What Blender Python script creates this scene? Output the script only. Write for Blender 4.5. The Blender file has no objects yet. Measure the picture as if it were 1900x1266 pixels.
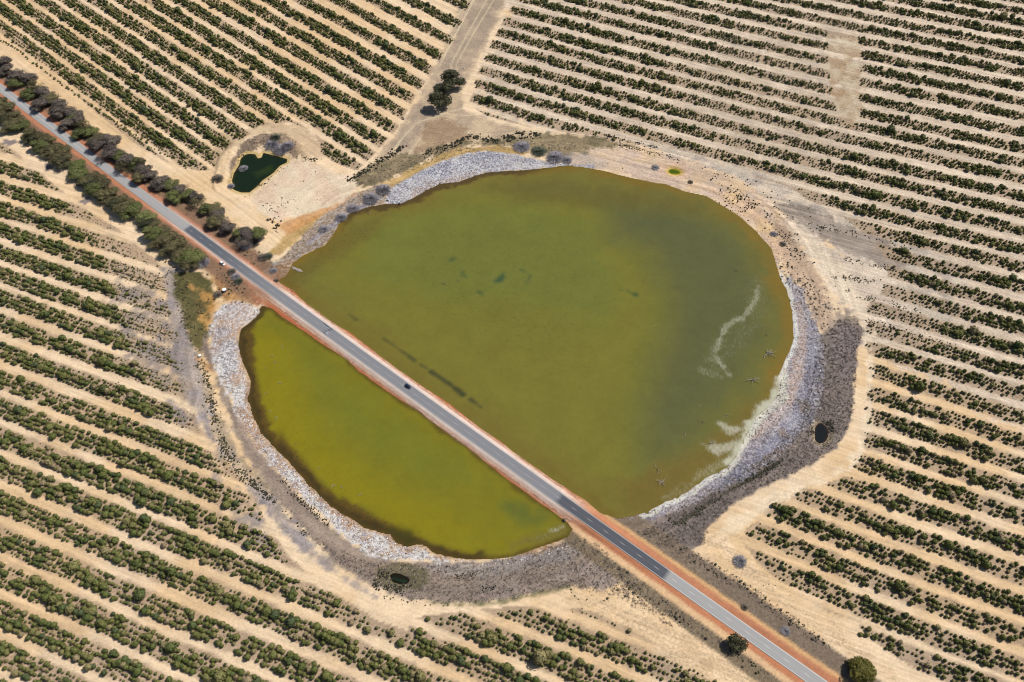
import bpy, math, random, time
import numpy as np
from mathutils import Vector, Matrix, Euler
T0 = time.time()
random.seed(7); rng = np.random.default_rng(7)
C = bpy.context.scene.collection
sc = bpy.context.scene

# ---------------------------------------------------------------- camera, light, exposure
CAM_H = 460.0
F_PX = 1478.0                                  # focal length for a 1900 px wide frame (28 mm)
PITCH = math.atan(2067.0 / F_PX)               # angle of the view below the horizon
cam_d = bpy.data.cameras.new('camera'); cam = bpy.data.objects.new('camera', cam_d); C.objects.link(cam)
cam_d.sensor_width = 36.0; cam_d.lens = 36.0 * F_PX / 1900.0
cam_d.clip_start = 1.0; cam_d.clip_end = 30000.0
cam.location = (0, 0, CAM_H); cam.rotation_euler = (math.pi / 2 - PITCH, 0, 0)
sc.camera = cam

SUN_AZ, SUN_EL = math.radians(62), math.radians(50)      # azimuth clockwise from +Y
world = bpy.data.worlds.new('World'); sc.world = world; world.use_nodes = True
wn = world.node_tree.nodes; wl = world.node_tree.links
bg = wn['Background']; sky = wn.new('ShaderNodeTexSky'); sky.sky_type = 'NISHITA'; sky.sun_disc = False
sky.sun_elevation = SUN_EL; sky.sun_rotation = SUN_AZ
wl.new(sky.outputs[0], bg.inputs[0]); bg.inputs[1].default_value = 0.075
sl = bpy.data.lights.new('sun', 'SUN'); sl.energy = 4.9; sl.angle = math.radians(0.5); sl.color = (1.0, 0.955, 0.88)
so = bpy.data.objects.new('sun', sl); C.objects.link(so)
sd_ = Vector((math.sin(SUN_AZ) * math.cos(SUN_EL), math.cos(SUN_AZ) * math.cos(SUN_EL), math.sin(SUN_EL)))
so.rotation_euler = sd_.to_track_quat('Z', 'Y').to_euler(); so.location = (300, 300, 400)
sc.view_settings.view_transform = 'Standard'; sc.view_settings.look = 'None'
sc.view_settings.exposure = 0.17; sc.view_settings.gamma = 1.0; sc.view_settings.use_curve_mapping = False
sc.render.engine = 'CYCLES'; sc.cycles.filter_width = 1.0

# ---------------------------------------------------------------- helpers
def P(x, y, z=0.0):
    """photo pixel (1900 wide) -> ground X, Y at height z"""
    x = np.asarray(x, float); y = np.asarray(y, float)
    v = (y - 633.0) / F_PX; Zc = (CAM_H - z) / (math.sin(PITCH) + v * math.cos(PITCH))
    return (x - 950.0) / F_PX * Zc, Zc * (math.cos(PITCH) - v * math.sin(PITCH))
def PX(X, Y, z=0.0):
    h = CAM_H - z; Zc = Y * math.cos(PITCH) + h * math.sin(PITCH)
    return 950 + F_PX * X / Zc, 633 + F_PX * (h * math.cos(PITCH) - Y * math.sin(PITCH)) / Zc
def PP(pts, z=0.0):
    a = np.array(pts, float); X, Y = P(a[:, 0], a[:, 1], z); return np.stack([X, Y], 1)
def pxm(Y):                                     # photo pixels per metre across the view
    return F_PX / (Y * math.cos(PITCH) + CAM_H * math.sin(PITCH))

_T = rng.random((256, 256))
def vn(x, y, s=0):
    x = x + 17.3 * s; y = y + 41.7 * s
    xi = np.floor(x).astype(np.int64); yi = np.floor(y).astype(np.int64)
    fx = x - xi; fy = y - yi; fx = fx * fx * (3 - 2 * fx); fy = fy * fy * (3 - 2 * fy)
    a = _T[xi & 255, yi & 255]; b = _T[(xi + 1) & 255, yi & 255]; c = _T[xi & 255, (yi + 1) & 255]; d = _T[(xi + 1) & 255, (yi + 1) & 255]
    return (a * (1 - fx) + b * fx) * (1 - fy) + (c * (1 - fx) + d * fx) * fy
def fbm(x, y, size, s=0, o=3):
    r = 0; amp = 1.0; tot = 0
    for k in range(o):
        r = r + amp * vn(x / size * 2 ** k, y / size * 2 ** k, s + k * 3); tot += amp; amp *= .5
    return r / tot
def sdist(poly, X, Y, margin=25.0):
    """signed distance to polygon, negative inside; far points get +margin"""
    poly = np.asarray(poly); out = np.full(X.shape, margin, float)
    lo = poly.min(0) - margin; hi = poly.max(0) + margin
    m = (X > lo[0]) & (X < hi[0]) & (Y > lo[1]) & (Y < hi[1])
    x = X[m]; y = Y[m]
    if x.size == 0: return out
    d = np.full(x.shape, 1e18); ins = np.zeros(x.shape, bool)
    q = np.roll(poly, -1, 0)
    for (ax, ay), (bx, by) in zip(poly, q):
        ex, ey = bx - ax, by - ay; L = ex * ex + ey * ey + 1e-12
        t = np.clip(((x - ax) * ex + (y - ay) * ey) / L, 0, 1)
        d = np.minimum(d, (x - ax - t * ex) ** 2 + (y - ay - t * ey) ** 2)
        if ay != by:
            c = ((ay > y) != (by > y)) & (x < (bx - ax) * (y - ay) / (by - ay) + ax); ins ^= c
    d = np.sqrt(d); out[m] = np.where(ins, -d, d); return out
def ldist(line, X, Y, margin=30.0):
    line = np.asarray(line); out = np.full(X.shape, margin, float); lo = line.min(0) - margin; hi = line.max(0) + margin
    m = (X > lo[0]) & (X < hi[0]) & (Y > lo[1]) & (Y < hi[1]); x = X[m]; y = Y[m]; d = np.full(x.shape, 1e18)
    for (ax, ay), (bx, by) in zip(line[:-1], line[1:]):
        ex, ey = bx - ax, by - ay; L = ex * ex + ey * ey + 1e-12
        t = np.clip(((x - ax) * ex + (y - ay) * ey) / L, 0, 1)
        d = np.minimum(d, (x - ax - t * ex) ** 2 + (y - ay - t * ey) ** 2)
    out[m] = np.sqrt(d); return out
def inpoly(poly, X, Y): return sdist(poly, X, Y, 1.0) < 0
def sm(a, b, x):
    t = np.clip((x - a) / (b - a), 0, 1); return t * t * (3 - 2 * t)
KEXP = 1.62                                     # how much brighter than its albedo a sunlit surface photographs
def col(r, g, b):
    c = np.array([r, g, b]) / 255.0; c = np.where(c <= .04045, c / 12.92, ((c + .055) / 1.055) ** 2.4)
    return c / KEXP

def tag(o, label=None, cat=None, group=None, kind=None):
    if label: o['label'] = label
    if cat: o['category'] = cat
    if group: o['group'] = group
    if kind: o['kind'] = kind
    return o
def mesh(name, V, F, mats=(), smooth=False, mi=None):
    me = bpy.data.meshes.new(name); me.from_pydata([tuple(v) for v in V], [], [tuple(f) for f in F])
    for m in mats: me.materials.append(m)
    if mi is not None: me.polygons.foreach_set('material_index', np.asarray(mi, np.int32))
    if smooth: me.polygons.foreach_set('use_smooth', np.ones(len(me.polygons), bool))
    me.update(); return me
def obj(name, me, parent=None, loc=(0, 0, 0), rz=0.0, scale=None):
    o = bpy.data.objects.new(name, me); C.objects.link(o); o.location = loc; o.rotation_euler = (0, 0, rz)
    if scale is not None: o.scale = scale
    if parent: o.parent = parent
    return o
def fastmesh(name, V, F, mats=(), smooth=False):
    V = np.asarray(V, np.float32); F = np.asarray(F, np.int32); n = F.shape[1]
    me = bpy.data.meshes.new(name); me.vertices.add(len(V)); me.vertices.foreach_set('co', V.ravel())
    me.loops.add(F.size); me.loops.foreach_set('vertex_index', F.ravel())
    me.polygons.add(len(F)); me.polygons.foreach_set('loop_start', np.arange(0, F.size, n, dtype=np.int32))
    me.polygons.foreach_set('loop_total', np.full(len(F), n, np.int32))
    if smooth: me.polygons.foreach_set('use_smooth', np.ones(len(F), bool))
    for m in mats: me.materials.append(m)
    me.update(calc_edges=True); return me
def cattr(me, name, rgb):
    a = me.attributes.new(name, 'FLOAT_COLOR', 'POINT'); d = np.ones((len(rgb), 4), np.float32); d[:, :3] = rgb
    a.data.foreach_set('color', d.ravel())
def fattr(me, name, v, typ='FLOAT'):
    a = me.attributes.new(name, typ, 'POINT'); a.data.foreach_set('value', np.asarray(v, np.int32 if typ == 'INT' else np.float32))
def vattr(me, name, v):
    a = me.attributes.new(name, 'FLOAT_VECTOR', 'POINT'); a.data.foreach_set('vector', np.asarray(v, np.float32).ravel())

class NT:
    def __init__(s, name):
        s.m = bpy.data.materials.new(name); s.m.use_nodes = True; s.t = s.m.node_tree; s.n = s.t.nodes; s.l = s.t.links
        s.b = s.n['Principled BSDF']; s.b.inputs['Specular IOR Level'].default_value = 0.25
    def new(s, t, **k):
        n = s.n.new(t)
        for a, v in k.items(): setattr(n, a, v)
        return n
    def put(s, sock, v):
        if hasattr(v, 'is_linked') or isinstance(v, bpy.types.NodeSocket): s.l.new(v, sock)
        else: sock.default_value = v
    def math(s, op, a, b=0.0, c=None, clamp=False):
        n = s.new('ShaderNodeMath', operation=op, use_clamp=clamp); s.put(n.inputs[0], a); s.put(n.inputs[1], b)
        if c is not None: s.put(n.inputs[2], c)
        return n.outputs[0]
    def noise(s, vec, scale, detail=3, rough=.55, dim='3D'):
        n = s.new('ShaderNodeTexNoise', noise_dimensions=dim); s.l.new(vec, n.inputs['Vector'])
        n.inputs['Scale'].default_value = scale; n.inputs['Detail'].default_value = detail; n.inputs['Roughness'].default_value = rough
        return n.outputs[0]
    def mix(s, fac, a, b, mode='MIX'):
        n = s.new('ShaderNodeMix', data_type='RGBA', blend_type=mode); s.put(n.inputs[0], fac)
        s.put(n.inputs[6], a if not isinstance(a, (tuple, list)) else (*a[:3], 1)); s.put(n.inputs[7], b if not isinstance(b, (tuple, list)) else (*b[:3], 1))
        return n.outputs[2]
    def ramp(s, fac, lo, hi):
        n = s.new('ShaderNodeMapRange', interpolation_type='SMOOTHSTEP'); s.put(n.inputs[0], fac)
        s.put(n.inputs[1], lo); s.put(n.inputs[2], hi); return n.outputs[0]
    def attr(s, name, typ='GEOMETRY'):
        return s.new('ShaderNodeAttribute', attribute_name=name, attribute_type=typ)
    def scale3(s, vec, v):
        n = s.new('ShaderNodeVectorMath', operation='MULTIPLY'); s.l.new(vec, n.inputs[0]); n.inputs[1].default_value = v; return n.outputs[0]
    def base(s, c): s.put(s.b.inputs['Base Color'], c if not isinstance(c, (tuple, list, np.ndarray)) else (*[float(q) for q in c[:3]], 1))
    def bump(s, h, strength=.5, dist=.1):
        n = s.new('ShaderNodeBump'); s.l.new(h, n.inputs['Height']); s.put(n.inputs['Strength'], strength); n.inputs['Distance'].default_value = dist
        s.l.new(n.outputs[0], s.b.inputs['Normal'])

def mat_plain(name, c, rough=.7, spec=.3, metal=0.0, var=.12, vscale=6.0):
    s = NT(name); tc = s.new('ShaderNodeTexCoord'); nz = s.noise(tc.outputs['Object'], vscale)
    c = np.array(c, float)
    s.base(s.mix(nz, tuple(c * (1 - var)), tuple(np.minimum(c * (1 + var), 1))))
    s.b.inputs['Roughness'].default_value = rough; s.b.inputs['Specular IOR Level'].default_value = spec; s.b.inputs['Metallic'].default_value = metal
    return s.m

# ---------------------------------------------------------------- traced outlines (photo pixels, turned into ground metres)
LN = PP([(514,521),(530,513),(535,505),(540,494),(547,486),(564,473),(602,456),(618,436),(630,415),(650,396),(685,384),(714,379),(741,379),(765,368),(798,350),(820,341),(849,338),(886,325),(905,320),(933,318),(970,316),(1000,313),(1051,308),(1080,310),(1118,317),(1169,330),(1219,340),(1235,342),(1270,355),(1310,364),(1344,384),(1371,401),(1395,422),(1411,439),(1432,462),(1442,496),(1449,520),(1459,536),(1467,563),(1472,597),(1472,631),(1468,646),(1459,664),(1452,681),(1443,701),(1447,718),(1440,737),(1422,759),(1401,775),(1390,800),(1375,825),(1366,848),(1348,868),(1310,888),(1280,911),(1255,924),(1236,931),(1202,950),(1175,958),(1148,962),(1115,952),(1095,935),(1084,928),(1017,884),(967,851),(933,823),(889,792),(832,748),(781,715),(741,688),(697,654),(650,617),(606,594),(572,567),(545,540)])
LS = PP([(485,567),(505,573),(525,590),(566,617),(606,644),(640,664),(664,688),(707,718),(741,742),(778,762),(819,796),(859,823),(893,851),(926,878),(967,908),(1000,932),(1027,952),(1051,969),(1062,982),(1056,996),(1027,1007),(984,1022),(950,1033),(916,1038),(866,1038),(832,1033),(805,1026),(792,1014),(778,1009),(755,1015),(734,1007),(724,992),(697,985),(674,979),(650,962),(640,958),(606,932),(572,898),(546,868),(519,840),(485,803),(471,776),(461,742),(465,708),(450,671),(443,641),(446,611),(465,597),(480,584)])
POND = PP([(431,351),(430,335),(433,322),(443,306),(446,294),(454,287),(463,285),(474,286),(479,294),(485,292),(488,283),(503,287),(523,292),(534,295),(533,302),(520,308),(507,322),(488,335),(477,347),(463,358),(447,358),(436,354)])
PGREEN = PP([(1239,320),(1240,316),(1245,313),(1253,313),(1261,316),(1265,320),(1262,324),(1254,325),(1245,324)])
PDARK = PP([(1511,807),(1512,793),(1518,785),(1526,785),(1534,793),(1538,803),(1536,814),(1530,822),(1520,824),(1512,818)])
PTEAL = PP([(722,1068),(730,1063),(742,1064),(757,1071),(762,1077),(757,1084),(742,1085),(728,1081)])

# road centre line
rc = PP([(0,165),(100,237),(200,314),(345.6,421.5),(400,461),(500,535),(602,610),(640,638),(740,710),(836,780),(1044,931),(1114,980),(1235,1067),(1340,1140),(1519,1266)], 1.6)
r0 = rc[0]; rd = (rc[-1] - rc[0]); rL = np.linalg.norm(rd); rd /= rL; rn = np.array([-rd[1], rd[0]])   # rn points to the far (lake north) side
if rn[1] < 0: rn = -rn
rt = (rc - r0) @ rd; ro = (rc - r0) @ rn; rcf = np.polyfit(rt, ro, 2)
def road_off(t):
    tc_ = np.clip(t, 0, rL); dv = np.polyval(np.polyder(rcf), tc_); return np.polyval(rcf, tc_) + dv * (t - tc_)
def road_pt(t, off=0.0):
    t = np.asarray(t, float); tc_ = np.clip(t, 0, rL); dv = np.polyval(np.polyder(rcf), tc_)
    nx = rn[0] - rd[0] * dv; ny = rn[1] - rd[1] * dv; l = np.hypot(nx, ny); o = road_off(t)
    return r0[0] + rd[0] * t + rn[0] * o + nx / l * off, r0[1] + rd[1] * t + rn[1] * o + ny / l * off
def road_coord(X, Y):
    t = (X - r0[0]) * rd[0] + (Y - r0[1]) * rd[1]; o = (X - r0[0]) * rn[0] + (Y - r0[1]) * rn[1]
    return t, o - road_off(t)                    # positive = far side
def road_t(px, py):
    X, Y = P(px, py, 1.6); return float((X - r0[0]) * rd[0] + (Y - r0[1]) * rd[1])
RZ = 1.60

# ---------------------------------------------------------------- terrain height
def terrain(X, Y):
    dl = np.minimum(sdist(LN, X, Y, 60), sdist(LS, X, Y, 60))
    n1 = fbm(X, Y, 9.0, 1, 3) - .5; n2 = fbm(X, Y, 60.0, 5, 2) - .5
    z = np.where(dl > 0, .04 + .035 * np.minimum(dl, 42), .10 * np.maximum(dl, -9) )
    z = z + n1 * (.10 + .25 * sm(2, 30, dl)) + n2 * 1.2 * sm(35, 60, dl)
    dp = sdist(POND, X, Y, 30); dg = np.minimum(np.minimum(sdist(PGREEN, X, Y, 20), sdist(PDARK, X, Y, 20)), sdist(PTEAL, X, Y, 20))
    bank = 1.6 * np.exp(-((dp - 15) / 7.0) ** 2) * (ldist(PP([(425,345),(432,300),(455,272),(490,258),(520,252),(545,262)]), X, Y, 20) < 12)
    z = z + bank * .7
    z = np.where(dp < 12, np.minimum(z, .05 + .16 * dp), z)
    z = np.where(dg < 4, np.minimum(z, .05 + .30 * dg), z)
    t, o = road_coord(X, Y); a = np.abs(o)
    z = np.where(a < 40, np.maximum(z, np.where(a < 5.0, 1.50, 1.50 - (a - 5.0) * .62) + n1 * .25 * (a > 5)), z)
    z = np.where(a < 5.4, 1.5, z)
    return z

# ---------------------------------------------------------------- ground sheet
def axis(lo, hi, step, far, n=26):
    core = np.arange(lo, hi + step / 2, step); g = np.geomspace(step * 2, far, n)
    return np.concatenate([lo - g[::-1], core, hi + g])
GS = 1.25
gx = axis(-560, 560, GS, 6000); gy = axis(66, 800, GS, 8000)
GX, GY = np.meshgrid(gx, gy); nxg, nyg = len(gx), len(gy)
FX, FY = GX.ravel(), GY.ravel()
GZ = terrain(FX, FY)
def zat(x, y):
    """ground height by bilinear lookup"""
    x = np.atleast_1d(np.asarray(x, float)); y = np.atleast_1d(np.asarray(y, float))
    i = np.clip(np.searchsorted(gx, x) - 1, 0, nxg - 2); j = np.clip(np.searchsorted(gy, y) - 1, 0, nyg - 2)
    fx = (x - gx[i]) / (gx[i + 1] - gx[i]); fy = (y - gy[j]) / (gy[j + 1] - gy[j]); Z = GZ.reshape(nyg, nxg)
    return (Z[j, i] * (1 - fx) + Z[j, i + 1] * fx) * (1 - fy) + (Z[j + 1, i] * (1 - fx) + Z[j + 1, i + 1] * fx) * fy

# --- planting strips: families of lines, given by photo pixels they pass through
def vp_line(x0, y0, vx, vy=-1434.0):
    return [(x0 + (x0 - vx) * t, y0 + (y0 - vy) * t) for t in (-.4, -.2, 0.0, .2, .4)]
strips = []          # (block, key, ground polyline far-left to right)
yl = [272,311,350,389,428,470,511,553,600,651,705,757,812,869,932,999,1066,1137,1212,1290,1370,1454,1540]
for k, y0 in enumerate(yl):
    pts = [(x, -1434 + (y0 + 1434) * (x + 5545) / 5545.0) for x in (-500, -200, 0, 300, 600, 900, 1200, 1500)]
    strips.append(('L', k, PP(pts)))
yr = [-60,-40,-20,1,22,46,69,92.5,117,143,169,198,227,253,281.5,313,343,375,408,440,476,510,546,586,625,663,703,747,790,836,882.5,933,986,1040,1095,1153,1208]
for k, y1 in enumerate(yr):
    s1 = (y1 + 1434) / (1660 + 4910.0)
    if y1 < 480: y0 = y1 - 660 * s1 * 1.0; y2 = y1 + 240 * s1 * .86
    else:
        f_ = 1.0 + .22 * sm(850, 1050, y1); y0 = y1 - 660 * s1 * f_; y2 = y1 + 240 * s1 * .95
    xs = np.array([1000, 1660, 1900.]); c_ = np.polyfit(xs, [y0, y1, y2], 2); dv = c_[0] * 2 * 1900 + c_[1]
    pts = [(x, np.polyval(c_, x)) for x in np.linspace(840, 1900, 12)] + [(2250, y2 + dv * 350)]
    strips.append(('R', k, PP(pts)))
yu = [-282,-245,-208,-172,-136,-100,-66,-32,2,36,69,103,139,175,211,249,288,328,369,411,455,500]
for k, y0 in enumerate(yu):
    pts = [(x, -1434 + (y0 + 1434) * (x + 2050) / (560 + 2050.0)) for x in (-900, -500, -200, 0, 300, 560, 760, 1000, 1300)]
    strips.append(('U', k, PP(pts)))
BL = PP([(-420,150),(-60,262),(0,268),(35,292),(100,348),(165,398),(215,428),(250,455),(300,500),(316,560),(328,620),(345,680),(352,740),(368,800),(395,830),(430,878),(462,905),(492,978),(530,1032),(570,1072),(640,1120),(700,1158),(762,1180),(768,1152),(845,1142),(935,1133),(1023,1133),(1092,1138),(1180,1178),(1250,1222),(1300,1248),(1420,1310),(1560,1420),(1400,1600),(-420,1600)])
BR = PP([(985,-130),(972,-60),(955,10),(935,45),(915,80),(905,112),(888,140),(886,165),(872,195),(900,214),(950,228),(1010,240),(1100,252),(1150,266),(1210,268),(1260,282),(1320,300),(1400,328),(1470,350),(1500,372),(1560,400),(1600,432),(1640,470),(1650,510),(1640,545),(1612,570),(1608,600),(1612,650),(1614,690),(1611,730),(1611,770),(1606,815),(1592,850),(1578,886),(1530,905),(1458,918),(1425,935),(1418,965),(1388,985),(1382,1010),(1412,1048),(1470,1092),(1530,1130),(1590,1152),(1612,1180),(1660,1215),(1720,1252),(1800,1330),(1900,1420),(2300,1700),(2300,-130)])
BU = PP([(-700,-300),(-500,-160),(-200,-40),(0,60),(100,140),(180,208),(255,268),(310,300),(372,318),(398,315),(415,286),(450,262),(480,236),(540,228),(585,246),(598,272),(600,296),(662,316),(696,285),(735,240),(765,186),(800,136),(832,92),(866,26),(892,-25),(930,-110),(1000,-250),(1040,-330)])
BLOCK = {'L': BL, 'R': BR, 'U': BU}
FIRE = PP([(1535,60),(1588,62),(1600,110),(1592,170),(1598,230),(1570,235),(1548,205),(1538,150)])     # bare gap in the far right plantation

# distance to nearest strip centre for the worn soil under the plants
strip_d = np.full(FX.shape, 30.0)
for b, k, ln in strips:
    # lines are nearly straight: use a fitted function in the direction of the row
    a, z_ = ln[0], ln[-1]; d = (z_ - a) / np.linalg.norm(z_ - a); n = np.array([-d[1], d[0]])
    tt = (ln - a) @ d; oo = (ln - a) @ n; cf = np.polyfit(tt, oo, 2)
    m = (np.abs((FX - a[0]) * n[0] + (FY - a[1]) * n[1]) < 30) & (np.abs(FX) < 562) & (FY < 801) & (FY > 65)
    x = FX[m]; y = FY[m]; t = (x - a[0]) * d[0] + (y - a[1]) * d[1]; o = (x - a[0]) * n[0] + (y - a[1]) * n[1] - np.polyval(cf, t)
    ins = BLOCK[b]; v = np.abs(o)
    pm = sdist(ins, x, y, 3.0); v = np.where(pm < 1.5, v, 30.0)
    strip_d[m] = np.minimum(strip_d[m], v)

col_ = np.zeros((FX.size, 3)); 
N1 = fbm(FX, FY, 40, 2, 4); N2 = fbm(FX, FY, 7, 9, 3); N3 = fbm(FX, FY, 2.6, 21, 2)
msk = np.zeros((FX.size, 3)); msk[:, 0] = .35; msk[:, 2] = .6       # rough, crust, streak
a_, b_ = col(246, 218, 182), col(236, 202, 158)
w = sm(.35, .65, N1)[:, None]; col_[:] = a_ * w + b_ * (1 - w)
def lay(poly, c1, c2=None, soft=1.2, rag=2.0, alpha=1.0, rough=None, crust=None, streak=None, grow=0.0, patchy=0.0, psize=8, sd=None, seed=0):
    if sd is None: sd = sdist(PP(poly) if not isinstance(poly, np.ndarray) else poly, FX, FY, 25)
    d = sd - grow + (N2 - .5) * 2.2 * rag + (N3 - .5) * rag * 1.6
    w = sm(soft * .6, -soft * .6, d) * alpha
    if patchy: 
        pn = fbm(FX, FY, psize, 30 + seed, 3); w = w * sm(patchy - .12, patchy + .12, pn)
    i = w > .003; wi = w[i][:, None]
    c = np.tile(c1, (i.sum(), 1))
    if c2 is not None:
        q = sm(.3, .7, .5 * N2[i] + .5 * fbm(FX[i], FY[i], 16, 12 + seed, 2))[:, None]; c = c * (1 - q) + c2 * q
    col_[i] = col_[i] * (1 - wi) + c * wi
    for j, v in ((0, rough), (1, crust), (2, streak)):
        if v is not None: msk[i, j] = msk[i, j] * (1 - w[i]) + v * w[i]
    return w
# the far right fields are paler and greyer than the yellow sand on the left
lay([(890,0),(1000,-200),(2400,-200),(2400,760),(1900,800),(1700,700),(1600,640),(1560,480),(1400,370),(1150,290),(1000,240),(900,215),(880,180),(905,110),(950,20)], col(232,212,188), col(214,194,172), soft=14, rag=10, rough=.8, streak=.9)
lay([(1000,262),(1150,262),(1300,290),(1420,330),(1560,400),(1700,450),(1800,520),(1760,600),(1640,600),(1600,560),(1560,470),(1440,370),(1280,325),(1100,290)], col(188,174,160), col(214,200,180), soft=8, rag=8, patchy=.42, rough=.9)
lay([(1420,372),(1500,392),(1600,430),(1700,480),(1740,505),(1640,500),(1560,470),(1480,430)], col(150,136,124), col(172,158,146), soft=3, rag=5, alpha=.85, rough=.8, streak=1.2)
lay([(1330,90),(1480,60),(1560,60),(1600,260),(1500,330),(1380,300),(1250,220)], col(190,175,158), col(208,190,165), soft=12, rag=8, alpha=.7, patchy=.4)
lay([(1440,400),(1500,430),(1560,470),(1650,510),(1700,560),(1660,640),(1612,660),(1600,600),(1560,560),(1520,500),(1460,440)], col(232,214,192), col(214,196,176), soft=6, rag=6, rough=1.0)
# soil under the strips
w = sm(7.6, 5.2, strip_d + (N2 - .5) * 3.6) * .85
cw = col(200, 170, 136) * (1 - N1[:, None]) + col(168, 146, 128) * N1[:, None]
far_ = sm(0, 300, FX + 260)[:, None]; cw = cw * (1 - .35 * far_) + col(158, 140, 118) * .35 * far_
col_[:] = col_ * (1 - w[:, None]) + cw * w[:, None]; msk[:, 0] = msk[:, 0] * (1 - w) + .85 * w; msk[:, 2] = msk[:, 2] * (1 - w) + .3 * w
lay([(1535,70),(1588,66),(1604,112),(1594,170),(1600,235),(1566,240),(1548,205),(1538,150)], col(178,150,118), col(222,206,178), soft=4, rag=4, alpha=.8, patchy=.4, rough=.9)
# brown grassy track at the top and its yellow edges
lay([(868,-60),(960,-60),(925,40),(890,110),(862,165),(858,205),(900,222),(960,240),(1050,256),(1010,262),(930,262),(880,265),(820,285),(770,300),(730,310),(700,318),(668,330),(700,296),(745,235),(775,190),(812,120),(842,50)], col(190,168,144), col(214,190,158), soft=3, rag=2.5, rough=.8, streak=.2)
lay([(885,-40),(955,-40),(915,45),(870,130),(845,160),(800,215),(760,270),(712,318),(690,318),(735,262),(790,185),(830,110)], col(166,148,130), col(190,168,146), soft=2, rag=3, alpha=.75, rough=.7)
for ln in ([(868,0),(835,62),(800,130)], [(880,0),(848,62),(814,128)], [(918,0),(878,66),(848,120),(846,150)], [(745,262),(705,312)], [(892,-20),(858,44),(826,104)], [(905,0),(865,70),(838,120),(836,140)], [(874,200),(820,214),(772,232),(745,262),(722,300)],[(820,214),(880,218),(960,240),(1040,256)],[(805,222),(778,262),(752,300)]):
    w = sm(1.1, .3, ldist(PP(ln), FX, FY, 8) + (N3 - .5) * .8) * .6; col_[:] = col_ * (1 - w[:, None]) + col(232, 212, 176) * w[:, None]
lay([(795,228),(820,222),(862,240),(885,262),(845,268),(800,280),(770,290),(782,255)], col(164,138,112), col(178,152,122), soft=5, rag=4, rough=1.1, alpha=.9)
lay([(1030,258),(1150,262),(1280,300),(1370,335),(1450,395),(1500,450),(1440,500),(1400,420),(1330,372),(1270,352),(1120,314),(1052,304),(1060,285)], col(228,198,162), col(214,190,170), soft=3, rag=3, rough=.9)
lay([(1300,345),(1400,372),(1455,440),(1480,520),(1455,500),(1440,480),(1400,415),(1350,380)], col(238,202,150), col(226,190,158), soft=3, rag=3, alpha=.7)
lay([(1430,405),(1470,430),(1520,520),(1560,600),(1575,640),(1530,620),(1490,560),(1455,490)], col(176,150,130), col(214,186,158), soft=4, rag=4, rough=1.0, alpha=.85)
lay([(1600,560),(1612,640),(1610,740),(1600,820),(1560,870),(1470,905),(1400,935),(1330,985),(1315,1020),(1340,1010),(1400,960),(1480,915),(1580,880),(1608,810),(1616,720),(1618,620)], col(248,226,194), soft=4, rag=4, alpha=.8)
lay([(1452,400),(1500,440),(1560,490),(1600,560),(1612,640),(1590,590),(1540,520),(1480,450)], col(236,216,190), soft=4, rag=4, alpha=.8, rough=.7)
# outer ring of dead brown grass, east and south east
lay([(1555,592),(1586,590),(1600,616),(1590,650),(1586,700),(1581,760),(1571,800),(1548,832),(1500,868),(1462,883),(1395,917),(1344,950),(1314,980),(1307,996),(1304,1014),(1280,1020),(1240,1010),(1190,985),(1165,968),(1230,955),(1320,905),(1420,850),(1480,790),(1500,720),(1500,640),(1530,620)], col(146,132,124), col(128,116,110), soft=1.6, rag=1.6, rough=1.25)
lay([(1545,600),(1590,604),(1600,620),(1588,650),(1582,700),(1560,700),(1540,650)], col(146,132,128), col(134,122,120), soft=3, rag=3, alpha=.7)
lay([(1500,560),(1530,560),(1560,575),(1592,600),(1600,612),(1570,606),(1530,610),(1510,600)], col(190,170,150), col(160,144,130), soft=6, rag=7, patchy=.42, alpha=.9, rough=1.1)
# blue grey and white crust, east
lay([(1452,505),(1490,540),(1510,600),(1530,650),(1528,700),(1522,760),(1492,800),(1450,846),(1380,888),(1310,925),(1255,950),(1205,964),(1150,968),(1148,958),(1202,948),(1255,922),(1310,886),(1372,846),(1401,775),(1440,737),(1458,664),(1472,631),(1470,590),(1458,535)], col(134,128,138), col(170,160,160), soft=2, rag=2.5, rough=1.3, crust=.45)
lay([(1500,590),(1520,640),(1520,720),(1505,780),(1450,840),(1380,885),(1300,925),(1350,880),(1420,820),(1470,760),(1490,700),(1492,640)], col(110,110,132), col(142,140,158), soft=4, rag=3, alpha=.8, crust=.35)
lay([(1462,560),(1490,560),(1498,620),(1490,700),(1470,750),(1440,790),(1400,815),(1372,840),(1385,815),(1425,770),(1450,735),(1466,690),(1478,640),(1476,600)], col(206,172,150), col(190,168,156), soft=2, rag=2, alpha=.75)
lay(LN, col(226,220,200), col(236,234,226), sd=np.where(sdist(PP([(1440,500),(1500,560),(1500,660),(1470,760),(1420,800),(1390,860),(1240,950),(1140,975),(1140,950),(1350,840),(1420,740),(1430,600)]), FX, FY) < 0, sdist(LN, FX, FY, 20), 20), grow=3.2, soft=1.2, rag=1.5, alpha=.9, crust=.5)
lay([(1441,700),(1465,680),(1460,740),(1425,775),(1400,800),(1378,830),(1360,815),(1348,790),(1400,770)], col(226,222,200), col(208,204,186), soft=2, rag=2, crust=.4)
for p_ in ([(1388,870),(1420,848),(1440,835),(1455,838),(1400,868),(1380,880)], [(1480,745),(1500,742),(1510,760),(1500,770),(1484,768)], [(1440,798),(1458,795),(1462,812),(1448,818)]):
    lay(p_, col(110,98,78), col(150,122,92), soft=1.5, rag=1.5, alpha=.7, crust=.1)
w = sm(1.6, .6, ldist(PP([(1262,968),(1300,945),(1350,913),(1400,886),(1415,878),(1450,856)]), FX, FY, 8) + (N2 - .5) * 2) * .85; col_[:] = col_ * (1 - w[:, None]) + col(62, 62, 40) * w[:, None]
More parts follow.
